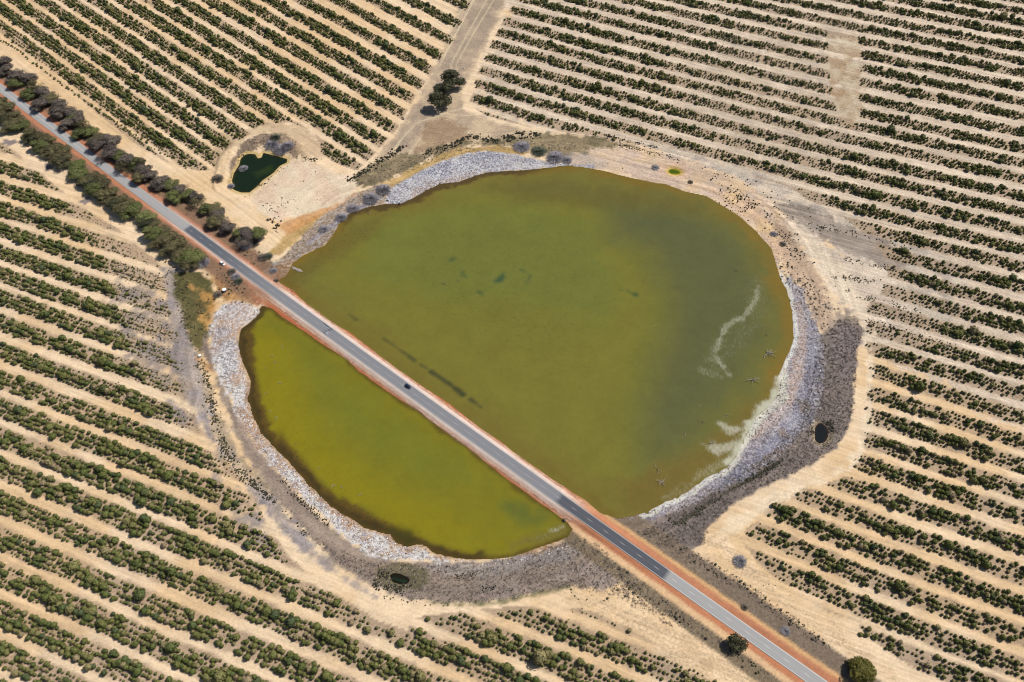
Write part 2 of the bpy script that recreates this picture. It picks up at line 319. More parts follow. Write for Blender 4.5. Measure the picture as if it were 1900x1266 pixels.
# north shore: dark scrub soil, khaki grass, blue white crust
lay([(650,338),(690,308),(730,290),(775,288),(800,276),(860,262),(925,262),(985,252),(1060,250),(1130,262),(1180,275),(1130,276),(1080,285),(1050,296),(1000,285),(930,272),(870,270),(800,298),(745,325),(700,345),(665,350)], col(122,112,86), col(160,142,112), soft=3, rag=4, rough=1.25)
lay([(740,328),(790,300),(850,278),(930,272),(985,284),(960,292),(900,283),(850,292),(790,316),(735,350),(700,360),(680,365),(660,385),(620,405),(560,440),(520,478),(500,470),(540,425),(600,395),(650,365),(700,345)], col(190,160,104), col(206,172,118), soft=2, rag=2, rough=.8)
lay([(712,378),(724,352),(745,338),(790,313),(850,290),(900,281),(960,288),(1000,300),(1060,306),(1100,304),(1100,312),(1051,308),(1000,313),(933,318),(905,321),(886,326),(849,339),(798,352),(765,369),(741,380)], col(142,144,160), col(186,180,178), soft=1.2, rag=1.8, rough=1.3, crust=.85)
lay([(735,356),(790,318),(850,296),(900,286),(960,294),(1010,303),(960,300),(900,294),(850,304),(790,328)], col(120,124,146), col(150,152,168), soft=3, rag=4, alpha=.55, crust=.4)
lay([(765,371),(798,349),(849,340),(886,326),(885,318),(850,325),(800,340),(760,356)], col(190,168,150), col(160,120,92), soft=2, rag=2.5, alpha=.6, crust=.5)
lay([(1045,298),(1062,280),(1080,288),(1130,302),(1120,310),(1060,307)], col(150,142,140), col(196,176,154), soft=4, rag=4, alpha=.6, rough=1.2, crust=.3)
lay([(600,398),(650,365),(700,345),(720,352),(714,380),(685,386),(650,398),(602,458),(564,475),(530,512),(505,515),(515,485),(560,440)], col(168,146,124), col(150,128,104), soft=2, rag=2.5, rough=1.2, crust=.35)
w = sm(3.5, 1.2, ldist(PP([(572,452),(600,432),(635,405),(672,384),(705,366)]), FX, FY, 10) + (N2 - .5) * 3) * .8; col_[:] = col_ * (1 - w[:, None]) + col(138, 132, 142) * w[:, None]
lay([(560,400),(620,375),(660,362),(640,375),(600,400),(560,425),(530,440),(520,420)], col(216,160,104), col(200,150,108), soft=3, rag=2.5, alpha=.8)
# pale clay flat beside the farm pond
lay([(540,300),(562,298),(610,318),(655,330),(662,350),(630,378),(560,402),(515,412),(480,398),(466,372),(500,340),(530,312)], col(238,218,188), col(232,204,176), soft=2.5, rag=2.5, rough=.6, streak=.1)
lay([(424,350),(430,300),(448,272),(480,254),(520,248),(552,262),(566,288),(545,296),(520,270),(480,274),(450,290),(434,320),(430,352)], col(150,130,112), col(172,148,122), soft=2.5, rag=2, rough=1.2)
lay([(400,250),(440,250),(500,228),(570,240),(620,290),(560,300),(540,262),(480,250),(430,280),(415,330),(395,320)], col(204,178,142), col(188,160,128), soft=4, rag=3, alpha=.6, rough=1.1)
# west shore
lay([(306,505),(350,505),(372,560),(362,640),(395,690),(420,760),(455,850),(490,900),(560,980),(620,1040),(700,1090),(760,1115),(850,1121),(930,1116),(1000,1102),(1060,1088),(1140,1090),(1150,1040),(1100,1000),(1062,990),(1056,1000),(984,1026),(900,1042),(820,1040),(740,1045),(660,1015),(600,965),(540,905),(480,830),(440,770),(400,690),(385,610),(392,560),(360,505)], col(166,148,132), col(152,134,122), soft=1.8, rag=2, rough=1.0, streak=.2)
lay([(300,505),(330,500),(345,560),(352,640),(372,700),(392,760),(430,840),(480,905),(540,980),(600,1045),(655,1085),(700,1108),(640,1080),(560,1025),(510,965),(470,895),(430,850),(392,800),(350,752),(325,700),(318,620)], col(158,148,146), col(176,162,148), soft=3, rag=3, alpha=.9, rough=.7)
lay([(318,560),(345,600),(368,655),(380,700),(395,745),(425,815),(470,880),(510,925),(560,985),(620,1045),(590,1045),(540,1005),(500,960),(455,895),(410,840),(370,775),(345,715),(330,650)], col(160,150,150), col(182,166,152), soft=3, rag=3, rough=.9)
lay([(225,500),(300,540),(335,640),(360,720),(400,790),(440,870),(400,845),(370,800),(330,745),(270,700),(230,640),(215,560)], col(160,148,144), col(180,160,138), soft=6, rag=6, patchy=.45, alpha=.95, rough=1.1, seed=2)
lay([(400,880),(440,905),(470,950),(500,990),(520,1040),(470,1000),(430,950),(395,905)], col(150,142,142), soft=4, rag=4, patchy=.45, alpha=.8, seed=4)
lay([(310,740),(350,770),(345,800),(318,770)], col(152,144,144), soft=4, rag=3, alpha=.8)
lay([(560,975),(620,1035),(700,1075),(830,1085),(960,1070),(1060,1050),(1130,1040),(1150,1060),(1140,1098),(1060,1090),(1000,1100),(930,1116),(850,1121),(760,1113),(700,1092),(620,1045)], col(164,148,138), col(146,130,116), soft=2, rag=2, rough=1.25, alpha=.9)
lay([(800,1040),(900,1045),(1010,1030),(1060,1005),(1100,1010),(1060,1040),(950,1065),(830,1068),(780,1055)], col(150,142,142), col(176,166,156), soft=3, rag=2.5, alpha=.7, rough=1.2)
lay([(900,1118),(1000,1098),(1060,1086),(1060,1092),(1000,1108),(930,1122),(850,1126),(800,1120)], col(118,116,76), soft=1.5, rag=1.2, alpha=.7)
lay([(700,1050),(740,1042),(790,1052),(800,1080),(770,1098),(715,1096),(698,1075)], col(96,92,62), col(128,116,88), soft=2, rag=2, alpha=.8, rough=1.2)
lay([(322,512),(345,505),(372,512),(398,530),(402,565),(388,600),(380,640),(372,655),(352,640),(340,590),(325,548)], col(96,92,58), col(116,106,70), soft=2.5, rag=2.5, rough=1.2)
lay([(352,530),(390,545),(406,560),(404,590),(388,610),(376,600),(362,560)], col(214,166,100), col(198,146,84), soft=3, rag=3, alpha=.85, patchy=.36)
lay([(372,655),(392,680),(400,700),(382,690),(362,670)], col(196,150,104), soft=2, rag=2, alpha=.7)
lay([(390,606),(400,580),(415,568),(440,558),(462,568),(485,578),(478,590),(462,597),(445,606),(442,640),(449,672),(463,708),(461,742),(471,776),(485,803),(519,840),(546,868),(606,932),(640,958),(674,979),(697,986),(722,994),(734,1008),(756,1016),(792,1020),(805,1030),(860,1042),(820,1046),(760,1038),(715,1040),(688,1030),(660,1012),(612,972),(560,922),(500,862),(466,812),(440,772),(428,735),(402,692),(392,650)], col(206,198,190), col(182,170,160), soft=1.5, rag=2.2, rough=1.1, crust=1.0)
lay([(395,600),(440,560),(480,580),(445,602),(450,705),(480,800),(560,905),(700,990),(800,1025),(700,1030),(560,925),(460,810),(430,735),(396,650)], col(160,124,96), col(190,150,110), soft=2, rag=3, alpha=.85, patchy=.56, psize=9, crust=.25, seed=7)
lay([(400,640),(402,600),(425,580),(445,600),(438,680),(452,740),(430,730)], col(140,136,144), soft=3, rag=3, alpha=.7, patchy=.5, psize=10, seed=9)
lay(LS, col(150,108,66), col(196,160,118), sd=np.where(sdist(PP([(440,590),(400,560),(420,800),(640,1010),(760,1050),(1080,1020),(1064,975),(800,1000),(640,940),(480,760)]), FX, FY) < 0, sdist(LS, FX, FY, 20), 20), grow=3.0, soft=1.5, rag=2.0, alpha=.85, crust=.35)
lay([(425,560),(480,560),(500,575),(480,592),(440,612),(436,600),(425,585)], col(186,130,88), col(206,190,176), soft=2, rag=2, alpha=.7, patchy=.4, crust=.6)
lay([(368,655),(384,660),(392,700),(402,740),(425,800),(460,858),(500,905),(480,912),(440,872),(405,822),(385,765),(374,700)], col(226,198,158), col(170,150,124), soft=1.5, rag=3, alpha=.75, patchy=.42, rough=1.1)
lay([(395,505),(425,515),(450,535),(480,562),(440,560),(415,560),(400,540)], col(206,162,104), col(184,140,100), soft=2.5, rag=2.5, rough=1.2)
lay([(396,492),(420,500),(424,515),(408,520),(398,510)], col(186,112,84), soft=1.5, rag=1.5)
lay([(405,515),(424,516),(430,530),(412,528)], col(226,150,84), soft=1.5, rag=1.2)
lay([(455,520),(485,560),(478,568),(450,545),(440,520)], col(176,112,74), soft=2, rag=2, alpha=.85)
lay([(474,492),(486,490),(512,488),(514,494),(503,502),(500,520),(490,510),(480,500)], col(182,190,188), soft=1.0, rag=.8, rough=.4, crust=0)
lay([(503,502),(514,494),(535,482),(548,486),(540,498),(530,515),(515,522),(502,520)], col(150,112,70), col(182,150,110), soft=1.5, rag=1.5, rough=1.2, crust=.4)
for (c0, c1_) in (((1511,806), 7), ):
    lay(PDARK, col(176,158,132), col(110,100,84), sd=sdist(PDARK, FX, FY, 12), grow=2.2, soft=1.2, rag=1.2, rough=1.2)
lay(PGREEN, col(214,190,96), col(190,160,60), sd=sdist(PGREEN, FX, FY, 12), grow=2.2, soft=1.5, rag=.4)
lay(PGREEN, col(238,196,170), sd=sdist(PGREEN, FX, FY, 12) - 4.5, grow=3.0, soft=2.5, rag=1, alpha=.35)
lay(POND, col(216,186,130), sd=sdist(POND, FX, FY, 12), grow=2.4, soft=1.2, rag=.8)
# ash grey blotches of dead shrubs left by the left hand tree row
for c_ in ([(8,262),(30,262),(38,268),(20,274),(6,270)], [(82,306),(96,304),(100,312),(88,320)], [(150,378),(165,368),(172,374),(158,386)]): lay(c_, col(134,124,126), soft=1.5, rag=1.5, alpha=.9)
# road verges
RT, RO = road_coord(FX, FY); RA = np.abs(RO)
tA, tB, tC = road_t(345, 421), road_t(530, 555), road_t(1044, 931)
nz = (N2 - .5) * 3; 
land_se = sm(tC - 8, tC + 22, RT); caus = sm(tB - 40, tB, RT) * (1 - land_se); nw = (1 - sm(tB - 40, tB, RT))
def lane(c1, lo, hi, w0, soft=.7, far=None, rough=None):
    side = RA + nz * .45
    m = sm(lo - soft, lo + soft, side) * sm(hi + soft, hi - soft, side) * w0
    if far is not None: m = m * (RO > 0 if far else RO < 0)
    i = m > .003; col_[i] = col_[i] * (1 - m[i][:, None]) + np.array(c1) * m[i][:, None]
    msk[i, 2] *= 1 - m[i]; msk[i, 1] *= 1 - m[i]
    if rough is not None: msk[i, 0] = msk[i, 0] * (1 - m[i]) + rough * m[i]
lay([(1060,1115),(1180,1118),(1260,1168),(1340,1215),(1420,1275),(1300,1275),(1220,1200),(1150,1150)], col(232,202,164), col(214,182,144), soft=5, rag=4, rough=1.15, alpha=.9, streak=1.1)
lay([(1300,990),(1330,985),(1400,1060),(1500,1140),(1590,1195),(1700,1290),(1600,1240),(1480,1150),(1380,1075)], col(240,210,174), col(222,192,154), soft=5, rag=4, rough=1.1, alpha=.8, streak=1.1)
v_end = sm(tC - 25, tC + 5, RT)
lane(col(134,118,102), 9, 22, v_end * (RT < 2000), far=True, rough=1.3); lane(col(138,122,100), 10, 20, v_end, far=False, rough=1.3)
lane(col(228,182,130), 3, 10.5, v_end, far=True, rough=.5); lane(col(236,196,152), 3, 11.5, v_end, far=False, rough=.5)
lane(col(202,138,104), 3, 8.2, v_end, far=True, rough=.45); lane(col(200,134,98), 3, 7.6, v_end, far=False, rough=.45)
lane(col(190,112,76), 3, 13, caus, rough=1.0); lane(col(232,178,146), 3, 8.0, caus, rough=.9, soft=1.0); lane(col(230,210,198), 3, 6.4, caus, rough=.5)
lane(col(146,116,94), 3, 19, nw * (RT > -900), soft=3, rough=1.3); lane(col(196,134,102), 3, 7.6, nw, rough=.8)
lane(col(220,192,176), 3, 5.6, sm(tA - 60, tA, RT) * (1 - caus) * (1 - land_se), rough=.5)
# damp dark soil just at the waterline, lake bed below
for L_ in (LN, LS):
    d_ = sdist(L_, FX, FY, 20); w = sm(.6, -1.2, d_ + (N3 - .5)) ; i = w > .003
    col_[i] = col_[i] * (1 - w[i][:, None]) + col(122, 92, 50) * w[i][:, None]; msk[i, 1] *= 1 - w[i]
dsh = np.minimum(sdist(LN, FX, FY, 60), sdist(LS, FX, FY, 60)); ban = vn(dsh * .42, (FX + FY) * .018, 3) * .6 + vn(dsh * 1.0, (FX - FY) * .03, 8) * .4 - .5
bw = sm(0, 2, dsh) * sm(58, 40, dsh) * (RA > 12) * sm(.3, .8, msk[:, 0] + msk[:, 1]); col_ = col_ * (1 + .55 * (ban * bw)[:, None])
# small relief: lumps in the crust and rough ground
lump = (fbm(FX, FY, 2.6, 44, 2) - .5)
GZ = GZ + lump * (.30 * np.clip(msk[:, 1], 0, 1) + .13 * np.clip(msk[:, 0] - .5, 0, 1)) * (RA > 6.5)

idx = np.arange(nxg * nyg, dtype=np.int32).reshape(nyg, nxg)
gf = np.stack([idx[:-1, :-1].ravel(), idx[:-1, 1:].ravel(), idx[1:, 1:].ravel(), idx[1:, :-1].ravel()], 1)
VE = np.stack([FX, FY, GZ], 1)

g = NT('sandy_ground'); geo = g.new('ShaderNodeNewGeometry').outputs['Position']
ca = g.attr('tone').outputs['Color']; ma = g.attr('rough').outputs['Fac']; cr = g.attr('crust').outputs['Fac']; st = g.attr('streak').outputs['Fac']; rw = g.attr('row').outputs['Vector']
n_f = g.noise(geo, .62, 4, .75); n_m = g.noise(geo, .13, 5, .65); n_x = g.noise(geo, .85, 2, .6)
sp = g.math('MULTIPLY', g.math('SUBTRACT', n_f, .5), g.math('ADD', .22, g.math('MULTIPLY', ma, 1.3)))
mm = g.math('MULTIPLY', g.math('SUBTRACT', n_m, .5), .45)
strk = g.noise(g.scale3(rw, (.55, .02, 0)), 1.0, 4, .75); strk2 = g.noise(g.scale3(rw, (.28, .01, 0)), 1.0, 2, .5)
ss = g.math('MULTIPLY', g.math('ADD', g.math('SUBTRACT', strk, .5), g.math('MULTIPLY', g.math('SUBTRACT', strk2, .5), .8)), g.math('MULTIPLY', st, 1.05))
tot = g.math('ADD', 1.0, g.math('ADD', sp, g.math('ADD', mm, ss)))
hs = g.new('ShaderNodeMix', data_type='RGBA', blend_type='MULTIPLY'); hs.inputs[0].default_value = 1; g.l.new(ca, hs.inputs[6])
cmb = g.new('ShaderNodeCombineColor'); [g.l.new(tot, cmb.inputs[i]) for i in range(3)]; g.l.new(cmb.outputs[0], hs.inputs[7])
c0 = hs.outputs[2]
# darker specks of litter in rough places
spk = g.math('MULTIPLY', g.ramp(n_x, .63, .72), g.math('ADD', .22, g.math('MULTIPLY', ma, .22), clamp=True)); c1 = g.mix(spk, c0, (.055, .045, .03))
# crust: white salt caps over darker dead plants
nc = g.noise(geo, .52, 3, .7); nc2 = g.noise(geo, 1.6, 2, .6)
lvl = g.math('ADD', nc, g.math('MULTIPLY', g.math('SUBTRACT', nc2, .5), .6))
wc = g.math('MULTIPLY', g.ramp(lvl, .47, .60), g.math('MULTIPLY', cr, .95, clamp=True)); c2 = g.mix(wc, c1, (.52, .50, .50))
dk = g.math('MULTIPLY', g.ramp(lvl, .44, .33), g.math('MULTIPLY', cr, .8, clamp=True)); c3 = g.mix(dk, c2, (.085, .072, .062))
g.base(c3); g.b.inputs['Roughness'].default_value = .95; g.b.inputs['Specular IOR Level'].default_value = .08
g.bump(g.math('ADD', n_f, g.math('MULTIPLY', n_x, .6)), g.math('MULTIPLY', ma, .6, clamp=True), .25)
MGROUND = g.m
gm = fastmesh('ground', VE, gf, [MGROUND], True)
cattr(gm, 'tone', np.clip(col_, 0, 1)); fattr(gm, 'rough', msk[:, 0]); fattr(gm, 'crust', msk[:, 1]); fattr(gm, 'streak', msk[:, 2])
azL = math.radians(-68.2); azU = math.radians(-49.7)
isU = sm(-5, 5, -sdist(PP([(-900,-500),(-300,-60),(0,100),(345,405),(520,500),(740,330),(800,220),(960,-40),(1100,-350)]), FX, FY, 30))
rx = FX * math.cos(azL) - FY * math.sin(azL); ry = FX * math.sin(azL) + FY * math.cos(azL)
ux = FX * math.cos(azU) - FY * math.sin(azU); uy = FX * math.sin(azU) + FY * math.cos(azU)
u_ = isU > .5
vattr(gm, 'row', np.stack([np.where(u_, ux, rx), np.where(u_, uy, ry), FX * 0], 1))
tag(obj('ground', gm), 'yellow sandy ground with grey and white salt crust round the lake', kind='structure')
print('ground', time.time() - T0)

# ---------------------------------------------------------------- water
def water(name, poly, layers, base, label, step=1.25, z=0.0, rough=.12, foam=None, dots=.0, spec=.35):
    lo = poly.min(0) - 5; hi = poly.max(0) + 5
    xs = np.arange(lo[0], hi[0] + step, step); ys = np.arange(lo[1], hi[1] + step, step)
    X, Y = np.meshgrid(xs, ys); n = len(xs); m_ = len(ys); X = X.ravel(); Y = Y.ravel(); sd = sdist(poly, X, Y, 40)
    c = np.tile(base, (X.size, 1)); a = fbm(X, Y, 14, 61, 4); b = fbm(X, Y, 5, 62, 3)
    fo = np.zeros(X.size); dt = np.full(X.size, dots)
    for L in layers:
        pol = L['p']
        if isinstance(pol, str): d = sd if pol == 'in' else sdist(poly, X, Y, 60)
        elif L.get('line'): d = ldist(PP(pol), X, Y, 50)
        else: d = sdist(PP(pol), X, Y, 50)
        if 'near' in L:                              # belt along the shore
            w = sm(-L['near'], -L['near'] * L.get('full', 0.0), d + (a - .5) * L.get('rag', 4) + (b - .5) * L.get('rag', 4))
            if 'clip' in L: w = w * sm(L.get('cs', 12), -L.get('cs', 12), sdist(PP(L['clip']), X, Y, 50))
        else:
            s_ = L.get('soft', 10); w = sm(L.get('w', 0) + s_, L.get('w', 0) - s_, d + (a - .5) * 2 * L.get('rag', 8) + (b - .5) * L.get('rag', 8))
        w = w * L.get('a', 1.0)
        c = c * (1 - w[:, None]) + np.array(L['c']) * w[:, None]
        if 'dots' in L: dt = dt * (1 - w) + L['dots'] * w
    if foam:
        for ln, wd, am in foam: fo = np.maximum(fo, sm(wd, 0, ldist(PP(ln), X, Y, 30) + (b - .5) * wd * 1.1) * am)
    q = np.arange(n * m_).reshape(m_, n); f = np.stack([q[:-1, :-1].ravel(), q[:-1, 1:].ravel(), q[1:, 1:].ravel(), q[1:, :-1].ravel()], 1)
    keep = (sd[f] < 3.2).any(1); f = f[keep]; used = np.unique(f); re = np.full(n * m_, -1); re[used] = np.arange(used.size)
    me = fastmesh(name, np.stack([X[used], Y[used], np.full(used.size, z)], 1), re[f], [MWATER], True)
    cattr(me, 'tone', np.clip(c[used], 0, 1)); fattr(me, 'foam', fo[used]); fattr(me, 'dots', dt[used])
    o = obj(name, me); tag(o, label, kind='structure'); return o
wm = NT('murky_water'); wpos = wm.new('ShaderNodeNewGeometry').outputs['Position']
wa = wm.attr('tone').outputs['Color']; wf = wm.attr('foam').outputs['Fac']; wd_ = wm.attr('dots').outputs['Fac']
n1 = wm.noise(wpos, .055, 5, .6); n2 = wm.noise(wpos, .9, 3, .6); n3 = wm.noise(wpos, .35, 3, .6); n4 = wm.noise(wpos, .20, 4, .7)
fst = wm.noise(wm.scale3(wpos, (.9, .35, 0)), 1.0, 4, .75)
k_ = wm.math('ADD', .66, wm.math('ADD', wm.math('MULTIPLY', n4, .20), wm.math('ADD', wm.math('MULTIPLY', n1, .32), wm.math('MULTIPLY', n2, .16))))
cc = wm.new('ShaderNodeCombineColor'); [wm.l.new(k_, cc.inputs[i]) for i in range(3)]
w0 = wm.mix(1.0, wa, cc.outputs[0], 'MULTIPLY')
dm = wm.math('MULTIPLY', wm.ramp(wm.math('ADD', n2, wm.math('MULTIPLY', wm.math('SUBTRACT', n3, .5), .7)), .57, .68), wd_, clamp=True)
w1 = wm.mix(dm, w0, (.030, .034, .016))
fm = wm.math('MULTIPLY', wm.ramp(wm.math('ADD', wm.math('MULTIPLY', wf, .8), wm.math('MULTIPLY', wm.math('SUBTRACT', fst, .5), 1.3)), .12, .80), wf, clamp=True)
w2 = wm.mix(fm, w1, tuple(col(206, 204, 180)))
wm.base(w2); wm.put(wm.b.inputs['Roughness'], .12); wm.b.inputs['IOR'].default_value = 1.33; wm.b.inputs['Specular IOR Level'].default_value = .4
wb = wm.noise(wpos, 1.3, 2, .5); wm.bump(wb, .06, .1)
MWATER = wm.m
water('lake_water', LN, [
    dict(p=[(560,470),(760,385),(900,350),(1100,370),(1240,470),(1270,600),(1240,760),(1180,900),(1090,920),(900,780),(700,640)], c=col(127,122,50), soft=18, rag=10),
    dict(p=[(700,420),(850,380),(1000,385),(1100,430),(1150,520),(1120,600),(950,560),(800,540),(680,500)], c=col(119,124,56), soft=18, rag=12, a=.85),
    dict(p=[(1130,440),(1200,470),(1238,550),(1225,640),(1185,760),(1200,860),(1280,840),(1380,720),(1430,620),(1432,520),(1370,430),(1250,370),(1130,375)], c=col(98,101,62), soft=26, rag=5, a=.92),
    dict(p=[(1000,330),(1200,350),(1330,400),(1250,400),(1100,380),(960,370),(900,350)], c=col(108,98,48), soft=12, rag=8, a=.7),
    dict(p='in', c=col(126,108,46), near=26, rag=14, a=.5),
    dict(p='in', c=col(140,110,42), near=13, rag=9, a=.65, clip=[(1250,350),(1400,400),(1500,560),(1500,680),(1440,740),(1380,760),(1400,640),(1420,560),(1380,480),(1280,400)]),
    dict(p='in', c=col(132,106,40), near=11, rag=7, a=.8, clip=[(600,380),(1100,290),(1300,340),(1250,380),(1000,345),(860,360),(740,410),(640,460),(560,540),(500,520)]),
    dict(p='in', c=col(92,74,42), near=8, full=.45, rag=8, a=.95, clip=[(640,380),(900,300),(1060,300),(900,345),(760,400),(640,440)], cs=5, dots=.9),
    dict(p=[(520,505),(560,490),(640,430),(720,395),(700,430),(620,480),(560,520),(540,535)], c=col(112,100,48), soft=6, rag=8, a=.6, dots=.55),
    dict(p=[(1140,900),(1240,860),(1340,800),(1400,760),(1420,770),(1370,840),(1280,905),(1180,950)], c=col(124,104,50), soft=10, rag=8, a=.7, dots=.25),
    dict(p=[(760,460),(900,400),(1060,420),(1140,540),(1060,640),(900,640),(800,560)], c=col(112,112,52), soft=20, rag=12, a=.2, dots=.75),
    dict(p=[(840,485),(850,495),(870,520),(905,560),(885,535),(868,500)], c=col(58,84,58), soft=3, rag=7, a=.85, line=True, w=0),
    dict(p=[(920,500),(940,495),(928,520)], c=col(56,84,60), soft=2.5, rag=6, a=.8, line=True, w=0),
    dict(p=[(965,500),(985,512),(975,530)], c=col(56,84,60), soft=2.5, rag=6, a=.8, line=True, w=0),
    dict(p=[(1150,538),(1164,541),(1178,546)], c=col(52,84,56), soft=2.5, rag=5, a=.85, line=True, w=0),
    dict(p='in', c=col(120,96,40), near=8, rag=5, a=.7, clip=[(520,520),(760,670),(1100,930),(1140,970),(1150,940),(800,690),(560,500)], cs=5),
    dict(p=[(713,629),(735,645),(752,656),(769,669)], c=col(72,74,48), soft=1.6, rag=1.8, line=True, w=1.1, a=.9),
    dict(p=[(780,676),(791,684)], c=col(76,76,50), soft=1.4, rag=1.8, line=True, w=.5, a=.8),
    dict(p=[(799,690),(815,700),(835,713),(858,731)], c=col(66,70,46), soft=1.6, rag=1.8, line=True, w=1.6, a=.9),
    dict(p=[(873,742),(893,756)], c=col(74,76,50), soft=1.5, rag=1.6, line=True, w=.9, a=.9),
    dict(p=[(647,583),(662,594)], c=col(80,80,48), soft=1.3, rag=1.5, line=True, w=.6, a=.8),
  ], col(122, 119, 56), 'murky olive green lake water north of the causeway', dots=.16,
  foam=[([(1405,532),(1403,548),(1400,560),(1392,572),(1378,588),(1360,596),(1347,604),(1338,622),(1332,640),(1328,655),(1334,672),(1346,688),(1352,698)], 5.5, .60),
        ([(1403,545),(1385,562)], 3.0, .4), ([(1328,655),(1316,668),(1326,680),(1338,700),(1316,694),(1300,688)], 8.0, .42), ([(1300,688),(1275,680),(1255,690)], 5.0, .22),
        ([(1350,600),(1330,640),(1322,665),(1336,690)], 9.0, .42), ([(1408,520),(1400,560),(1398,600),(1340,660)], 17, .30),
        ([(1345,790),(1362,800),(1380,796),(1386,812),(1372,822),(1350,832),(1330,838),(1318,828)], 8, .75), ([(1352,790),(1366,812),(1385,800)], 5.5, .55),
        ([(1448,706),(1446,726),(1430,748),(1405,772),(1385,800),(1372,832),(1352,856)], 7.5, .95), ([(1290,890),(1330,868),(1368,842)], 11, .5), ([(1240,925),(1290,900),(1345,865)], 8, .4)])
water('lake_water', LS, [
    dict(p=[(455,600),(520,620),(560,700),(600,800),(720,900),(900,990),(1000,1000),(900,1035),(740,1005),(560,880),(470,780)], c=col(144,132,28), soft=16, rag=12, a=.9),
    dict(p=[(560,660),(640,700),(760,790),(850,860),(900,900),(800,900),(680,850),(590,760)], c=col(122,124,42), soft=20, rag=14, a=.8),
    dict(p=[(485,575),(560,610),(700,720),(880,850),(1040,960),(1020,975),(860,850),(680,720),(560,640),(490,600)], c=col(122,120,38), soft=6, rag=6, a=.7),
    dict(p=[(940,940),(980,930),(1010,960),(1000,985),(960,975)], c=col(96,108,50), soft=6, rag=6, a=.7),
    dict(p='in', c=col(142,126,32), near=10, rag=8, a=.3),
    dict(p='in', c=col(98,76,36), near=14, full=.55, rag=11, a=.95, clip=[(400,560),(500,560),(472,600),(476,700),(500,780),(600,900),(700,960),(800,1010),(880,1030),(860,1060),(700,1040),(400,800)], cs=3, dots=.9),
    dict(p='in', c=col(66,54,30), near=5.5, full=.4, rag=6, a=.85, clip=[(400,560),(500,560),(470,640),(500,780),(600,900),(700,960),(800,1010),(900,1020),(900,1060),(700,1040),(400,800)], cs=3, dots=.9),
    dict(p=[(715,985),(760,985),(775,1005),(750,1012),(730,1005)], c=col(70,66,26), soft=4, rag=5, a=.8, dots=.7),
    dict(p=[(940,1005),(1010,985),(1050,975),(1056,990),(1010,1008),(950,1020)], c=col(120,108,62), soft=4, rag=5, a=.7, dots=.5),
    dict(p='in', c=col(92,74,34), near=3.5, rag=3, a=.8, dots=.4),
  ], col(132, 126, 36), 'yellow green lake water south of the causeway', dots=.16,
  foam=[([(1020,985),(1035,982),(1044,978)], 3.5, .6), ([(995,1000),(1020,990)], 3, .3)])
water('pond_water', POND, [dict(p='in', c=col(62,58,26), near=2.5, rag=2, a=.9), dict(p=[(470,320),(500,308),(505,316),(480,328)], c=col(52,66,28), soft=3, rag=3, a=.7)], col(28, 42, 24), 'dark green water of the farm pond', step=.8)
water('pond_water', PGREEN, [dict(p='in', c=col(176,156,20), near=2.2, rag=1.5, a=.9)], col(74, 96, 14), 'bright green pool in the pink sand', step=.5)
water('pond_water', PDARK, [dict(p='in', c=col(52,34,22), near=1.5, rag=1.0, a=.9)], col(20, 26, 27), 'near black pool in the dry grass', step=.5)
water('pond_water', PTEAL, [dict(p=[(730,1073),(742,1077),(752,1079)], c=col(36,78,54), soft=1.0, rag=.5, line=True, w=.1, a=.8)], col(34, 32, 20), 'small dark pool with a teal streak', step=.5)

# ---------------------------------------------------------------- road
rdm = NT('chip_seal'); rp = rdm.new('ShaderNodeNewGeometry').outputs['Position']; ra_ = rdm.attr('tone').outputs['Color']
q1 = rdm.noise(rp, 2.2, 3, .6); q2 = rdm.noise(rdm.scale3(rdm.attr('row').outputs['Vector'], (.9, .02, 0)), 1.0, 3, .6)
kk = rdm.math('ADD', .82, rdm.math('ADD', rdm.math('MULTIPLY', q1, .16), rdm.math('MULTIPLY', q2, .2)))
kc = rdm.new('ShaderNodeCombineColor'); [rdm.l.new(kk, kc.inputs[i]) for i in range(3)]
rdm.base(rdm.mix(1.0, ra_, kc.outputs[0], 'MULTIPLY')); rdm.b.inputs['Roughness'].default_value = .85
MROAD = rdm.m
MLINE = mat_plain('road_paint', col(236, 236, 232) * 1.0, .6, .3, var=.12, vscale=.8)
MLINEW = mat_plain('worn_road_paint', col(200, 202, 202), .7, .2, var=.2, vscale=.8)
tt = np.arange(-420, rL + 300, 3.0); offs = np.array([-3.85, -3.8, -3.3, -2.9, -2.4, -1.7, -1.1, -.6, 0, .6, 1.1, 1.7, 2.4, 2.9, 3.3, 3.8, 3.85])
Tm, Om = np.meshgrid(tt, offs, indexing='ij'); rX, rY = road_pt(Tm.ravel(), Om.ravel()); tf = Tm.ravel(); of = Om.ravel()
rZ = np.where(np.abs(of) > 3.82, 1.45, RZ + .03 * (1 - np.abs(of) / 4))
t1, t2, t3 = road_t(345.6, 421.5), road_t(1036, 926), road_t(1238, 1070)
rc_ = np.tile(col(178, 176, 175), (tf.size, 1)); mid = (tf > t1) & (tf < t2); rc_[mid] = col(138, 140, 146); dk_ = (tf >= t2) & (tf < t3); rc_[dk_] = col(96, 98, 106)
m0 = (tf > t1) & (tf < t1 + 60); rc_[m0] = col(108, 112, 122)
fade = sm(t1 + 20, t1 + 120, tf)[:, None]; rc_ = np.where(mid[:, None], col(104, 108, 118) * (1 - fade) + col(146, 147, 152) * fade, rc_)
trk = np.exp(-((np.abs(of) - 1.1) / .35) ** 2) + np.exp(-((np.abs(of) - 2.65) / .35) ** 2)
tw = np.where(mid, .17, np.where(dk_, .16, .05)); rc_ = rc_ * (1 - (trk * tw)[:, None])
rc_ = np.where((np.abs(of) > 3.0)[:, None] & mid[:, None], rc_ * .88, rc_)
nc_ = len(offs); q = np.arange(tf.size).reshape(len(tt), nc_)
